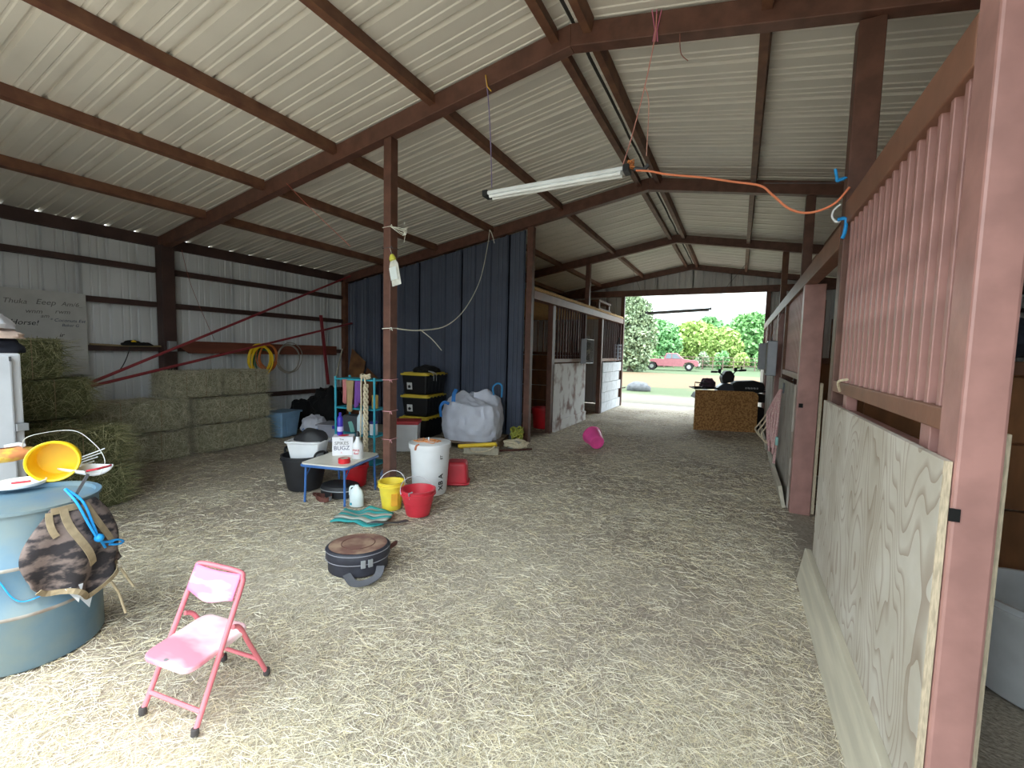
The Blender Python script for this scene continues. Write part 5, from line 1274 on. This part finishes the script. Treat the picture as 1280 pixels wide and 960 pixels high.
for i, a in enumerate((va, va+.22)):
    m = MB(); m.box(ca(a, .195, .10), (.03, .012, .05), Matrix.Rotation(a+PI/2, 3, 'Z')); m.build('clasp', grey, t, bevel=.003)
m = MB(); m.ribbon(smooth_path([ca(va-.5, .19, .04), ca(va-.25, .25, .012), ca(va, .265, .012), ca(va+.3, .25, .03), ca(va+.55, .2, .06)], 5), .05, (0, -.2, 1), .008); m.build('carry_strap', mat('dusty_strap', (92, 92, 98), .8, var=.2), t)
m = MB(); m.tube(smooth_path([ca(.35, .19, .10), ca(.45, .24, .12), ca(.6, .25, .09), ca(.75, .21, .05)], 5), .012, 8); m.build('handle', leather, t, smooth=True)

# ================================================================== chipboard sheet and quad bike
oL, oR = Vector((-.74, 9.54, 0)), Vector((.38, 9.88, 0)); dvec = (oR-oL); ol = dvec.length; orz = math.atan2(dvec.y, dvec.x)
ohh = WY(868, 487, 9.54).z
t = thing('chipboard_sheet', 'upright orange brown chipboard sheet hiding the lower half of the quad bike', 'sheet', (oL+oR)/2, orz)
ob_ = MB(); poly = [(-ol/2, 0), (ol/2, 0), (ol/2, ohh-.09), (ol/2-.03, ohh-.03), (ol/2-.10, ohh), (-ol/2, ohh)]
ob_.prism(poly, -.008, .008); ob_.build('board', osb, t)
for x in (-ol/2+.1, ol/2-.14):
    m = MB(); m.box((x, .04, ohh/2-.05), (.06, .06, ohh-.1)); m.box((x, .22, .03), (.06, .36, .06)); m.build('foot_brace', board, t)
bk0 = Vector((-.12, 10.50, 0))
atv = thing('quad_bike', 'small black quad bike parked behind the upright chipboard sheet', 'quad bike', bk0, orz); atv.scale = (1.0, 1.0, 1.13)
atvb = plain('atv_black', (24, 25, 30), .6); atvg = plain('atv_grey', (66, 72, 84), .35)
for x in (-.42, .44):
    for y in (-.32, .32):
        m = MB(); m.M = Matrix.Translation((x, y, .21)) @ Matrix.Rotation(PI/2, 4, 'X'); m.lathe([(.1, -.08), (.19, -.085), (.21, -.05), (.21, .05), (.19, .085), (.1, .08)], 20); w_ = m.build('wheel', tyre, atv, smooth=True)
        m = MB(); m.M = Matrix.Translation((x, y, .21)) @ Matrix.Rotation(PI/2, 4, 'X'); m.lathe([(.1, -.07), (.1, .07)], 12); m.build('hub', atvg, w_)
ZS = .0
m = MB(); m.box((0, 0, .36), (.95, .26, .2)); m.build('chassis', dgrey, atv, bevel=.03)
for x in (-.42, .44):
    m = MB(); m.prism([(x-.3, .50), (x-.24, .60), (x, .66), (x+.24, .62), (x+.3, .50)], -.42, .42); m.build('fender', atvb, atv, bevel=.02)
m = MB(); m.prism([(-.02, .62), (.0, .80), (.08, .86), (.42, .88), (.60, .84), (.64, .76), (.6, .66), (.3, .62)], -.13, .13); seat_ = m.build('seat', atvb, atv, bevel=.03, seg=3)
for k, w_ in enumerate((.03, .05, .035, .045, .03)):
    m = MB(); m.box((.26+.055*k, -.1325, .735), (w_, .003, .03), Euler((0, .25, 0)).to_matrix()); m.build('seat_decal', mat('decal_pale', (170, 172, 176), .5), seat_)
m = MB(); m.prism([(-.30, .62), (-.28, .74), (-.16, .82), (0, .80), (.06, .64)], -.14, .14); m.build('tank_cover', atvg, atv, bevel=.03)
m = MB(); m.prism([(-.18, .80), (-.22, .92), (-.14, 1.04), (-.04, 1.05), (.04, .96), (.02, .84)], -.13, .13); m.build('headlamp_pod', atvb, atv, bevel=.03, seg=3)
m = MB(); m.tube(smooth_path([(-.42, -.12, 1.02), (-.30, -.1, 1.02), (-.22, -.05, .98), (-.1, 0, .92), (.04, .05, .98), (.12, .1, 1.04), (.30, .12, 1.06)], 5), .012, 8); hb_ = m.build('handlebar', atvb, atv, smooth=True)
for p, q_ in (((-.44, -.12, 1.02), (-.32, -.1, 1.02)), ((.18, .11, 1.05), (.32, .12, 1.06))): m = MB(); m.tube([p, q_], .02, 8); m.build('grip', blackr, hb_, smooth=True)
for p in ((-.26, -.07, 1.04), (.10, .09, 1.07)): m = MB(); m.box(p, (.06, .05, .07)); m.build('lever_clamp', atvb, hb_, bevel=.01)
m = MB()
for y in (-.25, 0, .25): m.tube([(-.78, y, .70), (-.30, y, .72)], .012, 6)
for x in (-.78, -.54, -.32): m.tube([(x, -.26, .705), (x, .26, .705)], .012, 6)
m.tube([(-.78, -.26, .70), (-.78, -.26, .82), (-.5, -.26, .80)], .012, 6)
m.build('front_rack', atvb, atv, smooth=True)
m = MB(); m.M = Matrix.Translation((-.48, -.05, .74)); m.grid(heap(.16, .18, .16, 3, 31), 24, 10, True); m.build('rack_bundle', mat('plum_cloth', (66, 44, 62), .7, var=.4, scale=12), atv, smooth=True)
m = MB(); m.tube([(.5, -.24, .68), (.76, -.24, .70), (.76, .24, .70), (.5, .24, .68)], .012, 6); m.build('rear_rack', atvb, atv, smooth=True)

# ================================================================== box fans and lantern
def box_fan(label, loc, rz, sz=.48, hang=None):
    t = thing('box_fan', label, 'fan', loc, rz); h = sz
    m = MB()
    for a, b_ in (((-h/2, -.06, 0), (-h/2+.02, .06, h)), ((h/2-.02, -.06, 0), (h/2, .06, h)), ((-h/2, -.06, 0), (h/2, .06, .02)), ((-h/2, -.06, h-.02), (h/2, .06, h))): m.span(a, b_)
    m.build('housing', mat('fan_grey', (176, 180, 190), .45, var=.08), t, bevel=.01)
    for y in (-.058, .058):
        m = MB()
        for k in range(7): r_ = h*.07*(k+1)*.98; m.tube([(r_*math.cos(a), y, h/2+r_*math.sin(a)) for a in np.linspace(0, 2*PI, 24, endpoint=False)], .003, 4, closed=True)
        for k in range(8): a = PI*k/8; m.tube([(-h*.48*math.cos(a), y, h/2-h*.48*math.sin(a)), (h*.48*math.cos(a), y, h/2+h*.48*math.sin(a))], .003, 4)
        m.build('grille', plain('grille_grey', (150, 148, 142), .5), t)
    for k in range(5):
        a = 2*PI*k/5; m = MB(); m.M = Matrix.Translation((0, 0, h/2)) @ Matrix.Rotation(-a, 4, 'Y') @ Matrix.Translation((h*.22, 0, 0)) @ Matrix.Rotation(.5, 4, 'X'); m.prism(rrect(h*.34, h*.2, h*.06, 3), -.004, .004, 'xy'); m.build('blade', dgrey, t)
    m = MB(); m.M = Matrix.Translation((0, -.05, h/2)) @ Matrix.Rotation(-PI/2, 4, 'X'); m.lathe([(.05, 0), (.05, .08)], 14); m.build('motor', plain('motor_cream', (206, 196, 160), .5), t, smooth=True)
    m = MB(); m.tube([(-h*.3, 0, h), (0, 0, h+.09), (h*.3, 0, h)], .003, 5)
    if hang: m.tube([(0, 0, h+.09), (0, hang[0], hang[1]-loc[2])], .003, 5)
    m.build('hanger_wire', grey, t)
    return t
fl_ = WX(722, 453, -2.92); box_fan('grey box fan hung on the stained white stall panel', (-2.90, 9.22, 1.26), math.radians(90), .52)
box_fan('grey box fan hung on the rope hank side beyond the rope', (.42, 7.55, 1.22), math.radians(90), .50, (-.12, 2.18))
box_fan('grey box fan hung further along behind the nearer grey fan', (.40, 9.95, 1.25), math.radians(90), .50, (-.14, 2.18))
lt = WX(773, 450, -2.92); t = thing('hay_net', 'wire basket with a dark strap hung on the whitewashed stall', 'basket', (-2.93, 12.05, 1.30))
m = MB()
for k in range(5):
    z = .02+.1*k; m.tube([(x*.6, y, z) for x, y in rrect(.2, .34, .04, 3)], .005, 5, closed=True)
for x, y in rrect(.2, .34, .04, 2): m.tube([(x*.6, y, .02), (x*.6, y, .44)], .005, 5)
m.build('wire_basket', plain('basket_wire', (176, 182, 196), .4), t)
m = MB(); m.tube(smooth_path([(0, -.12, .43), (.02, 0, .62), (0, .1, .43)], 4), .018, 6); m.build('strap', cloth_b, t, smooth=True)
# ================================================================== rope hank on the second stall
rx = XB-.035; h0 = WX(978, 487, rx)
t = thing('rope_hank', 'pink and white lead ropes hung in a hank on the grey plywood', 'rope', (rx, h0.y, 0))
m = MB(); m.box((.012, 0, h0.z+.02), (.02, .09, .12)); m.build('bracket', dgrey, t, bevel=.004)
for k in range(5):
    m = MB(); dy = -.08+.05*k; zb = .35+.06*(k % 3)
    m.tube(smooth_path([(-.02, 0, h0.z), (-.03-.022*k, dy*.6, h0.z-.25), (-.035-.024*k, dy, (h0.z+zb)/2), (-.06-.01*k, dy+.04, zb), (-.03-.015*k, dy+.09, zb+.12), (-.02-.01*k, dy*.4+.03, h0.z-.15), (-.01, .01, h0.z)], 5), .013, 6); m.build('pink_rope', ropep, t, smooth=True)
for k in range(3):
    m = MB(); dy = .25+.16*k
    m.tube(smooth_path([(-.015, 0, h0.z), (-.06-.02*k, dy*.5, h0.z-.28), (-.13-.03*k, dy, h0.z-.50), (-.17-.03*k, dy+.06, h0.z-.60), (-.12, dy*.55, h0.z-.68), (-.05, .05, h0.z-.55)], 5), .009, 6); m.build('white_rope', ropew, t, smooth=True)
m = MB(); m.tube([(-.03, -.02, .45), (-.04, .02, .12)], .015, 6); m.build('rope_tail', ropep, t, smooth=True)
m = MB(); m.box((-.03, -.1, .50), (.03, .04, .10)); m.build('snap_clip', mat('mint_metal', (150, 196, 190), .4), t, bevel=.006)
# ================================================================== inside the right stalls
tp = G(1262, 880); wtub = bucket('stock_tub', 'large white plastic stock tub inside the near stall', 'tub', (1.33, 2.80, 0), .26, .30, .44, mat('tub_offwhite', (206, 206, 208), .45, var=.08))
cloth_r = mat('red_blanket', (196, 26, 44), .9, var=.12)
m = MB(); m.grid(lambda u, v: (1.15+.75*u, 6.56+.03*math.sin(u*12)-.0, 1.66-.55*v+.03*math.sin(u*6)), 24, 8); o = m.build('blanket', cloth_r, smooth=True); sd = o.modifiers.new('s', 'SOLIDIFY'); sd.thickness = .02
tag(o, 'bright red blanket hung on the bars in the dark stall', 'blanket')
m = MB(); m.grid(blob(.16, .14, .10, 2.2, 41, .25), 24, 14, True); m.v = [(v[0]+1.25, v[1]+3.13, v[2]+1.51) for v in m.v]; tag(m.build('dark_rug', mat('navy_cloth', (30, 32, 44)), smooth=True), 'dark folded rug resting on the near stall divider', 'rug')
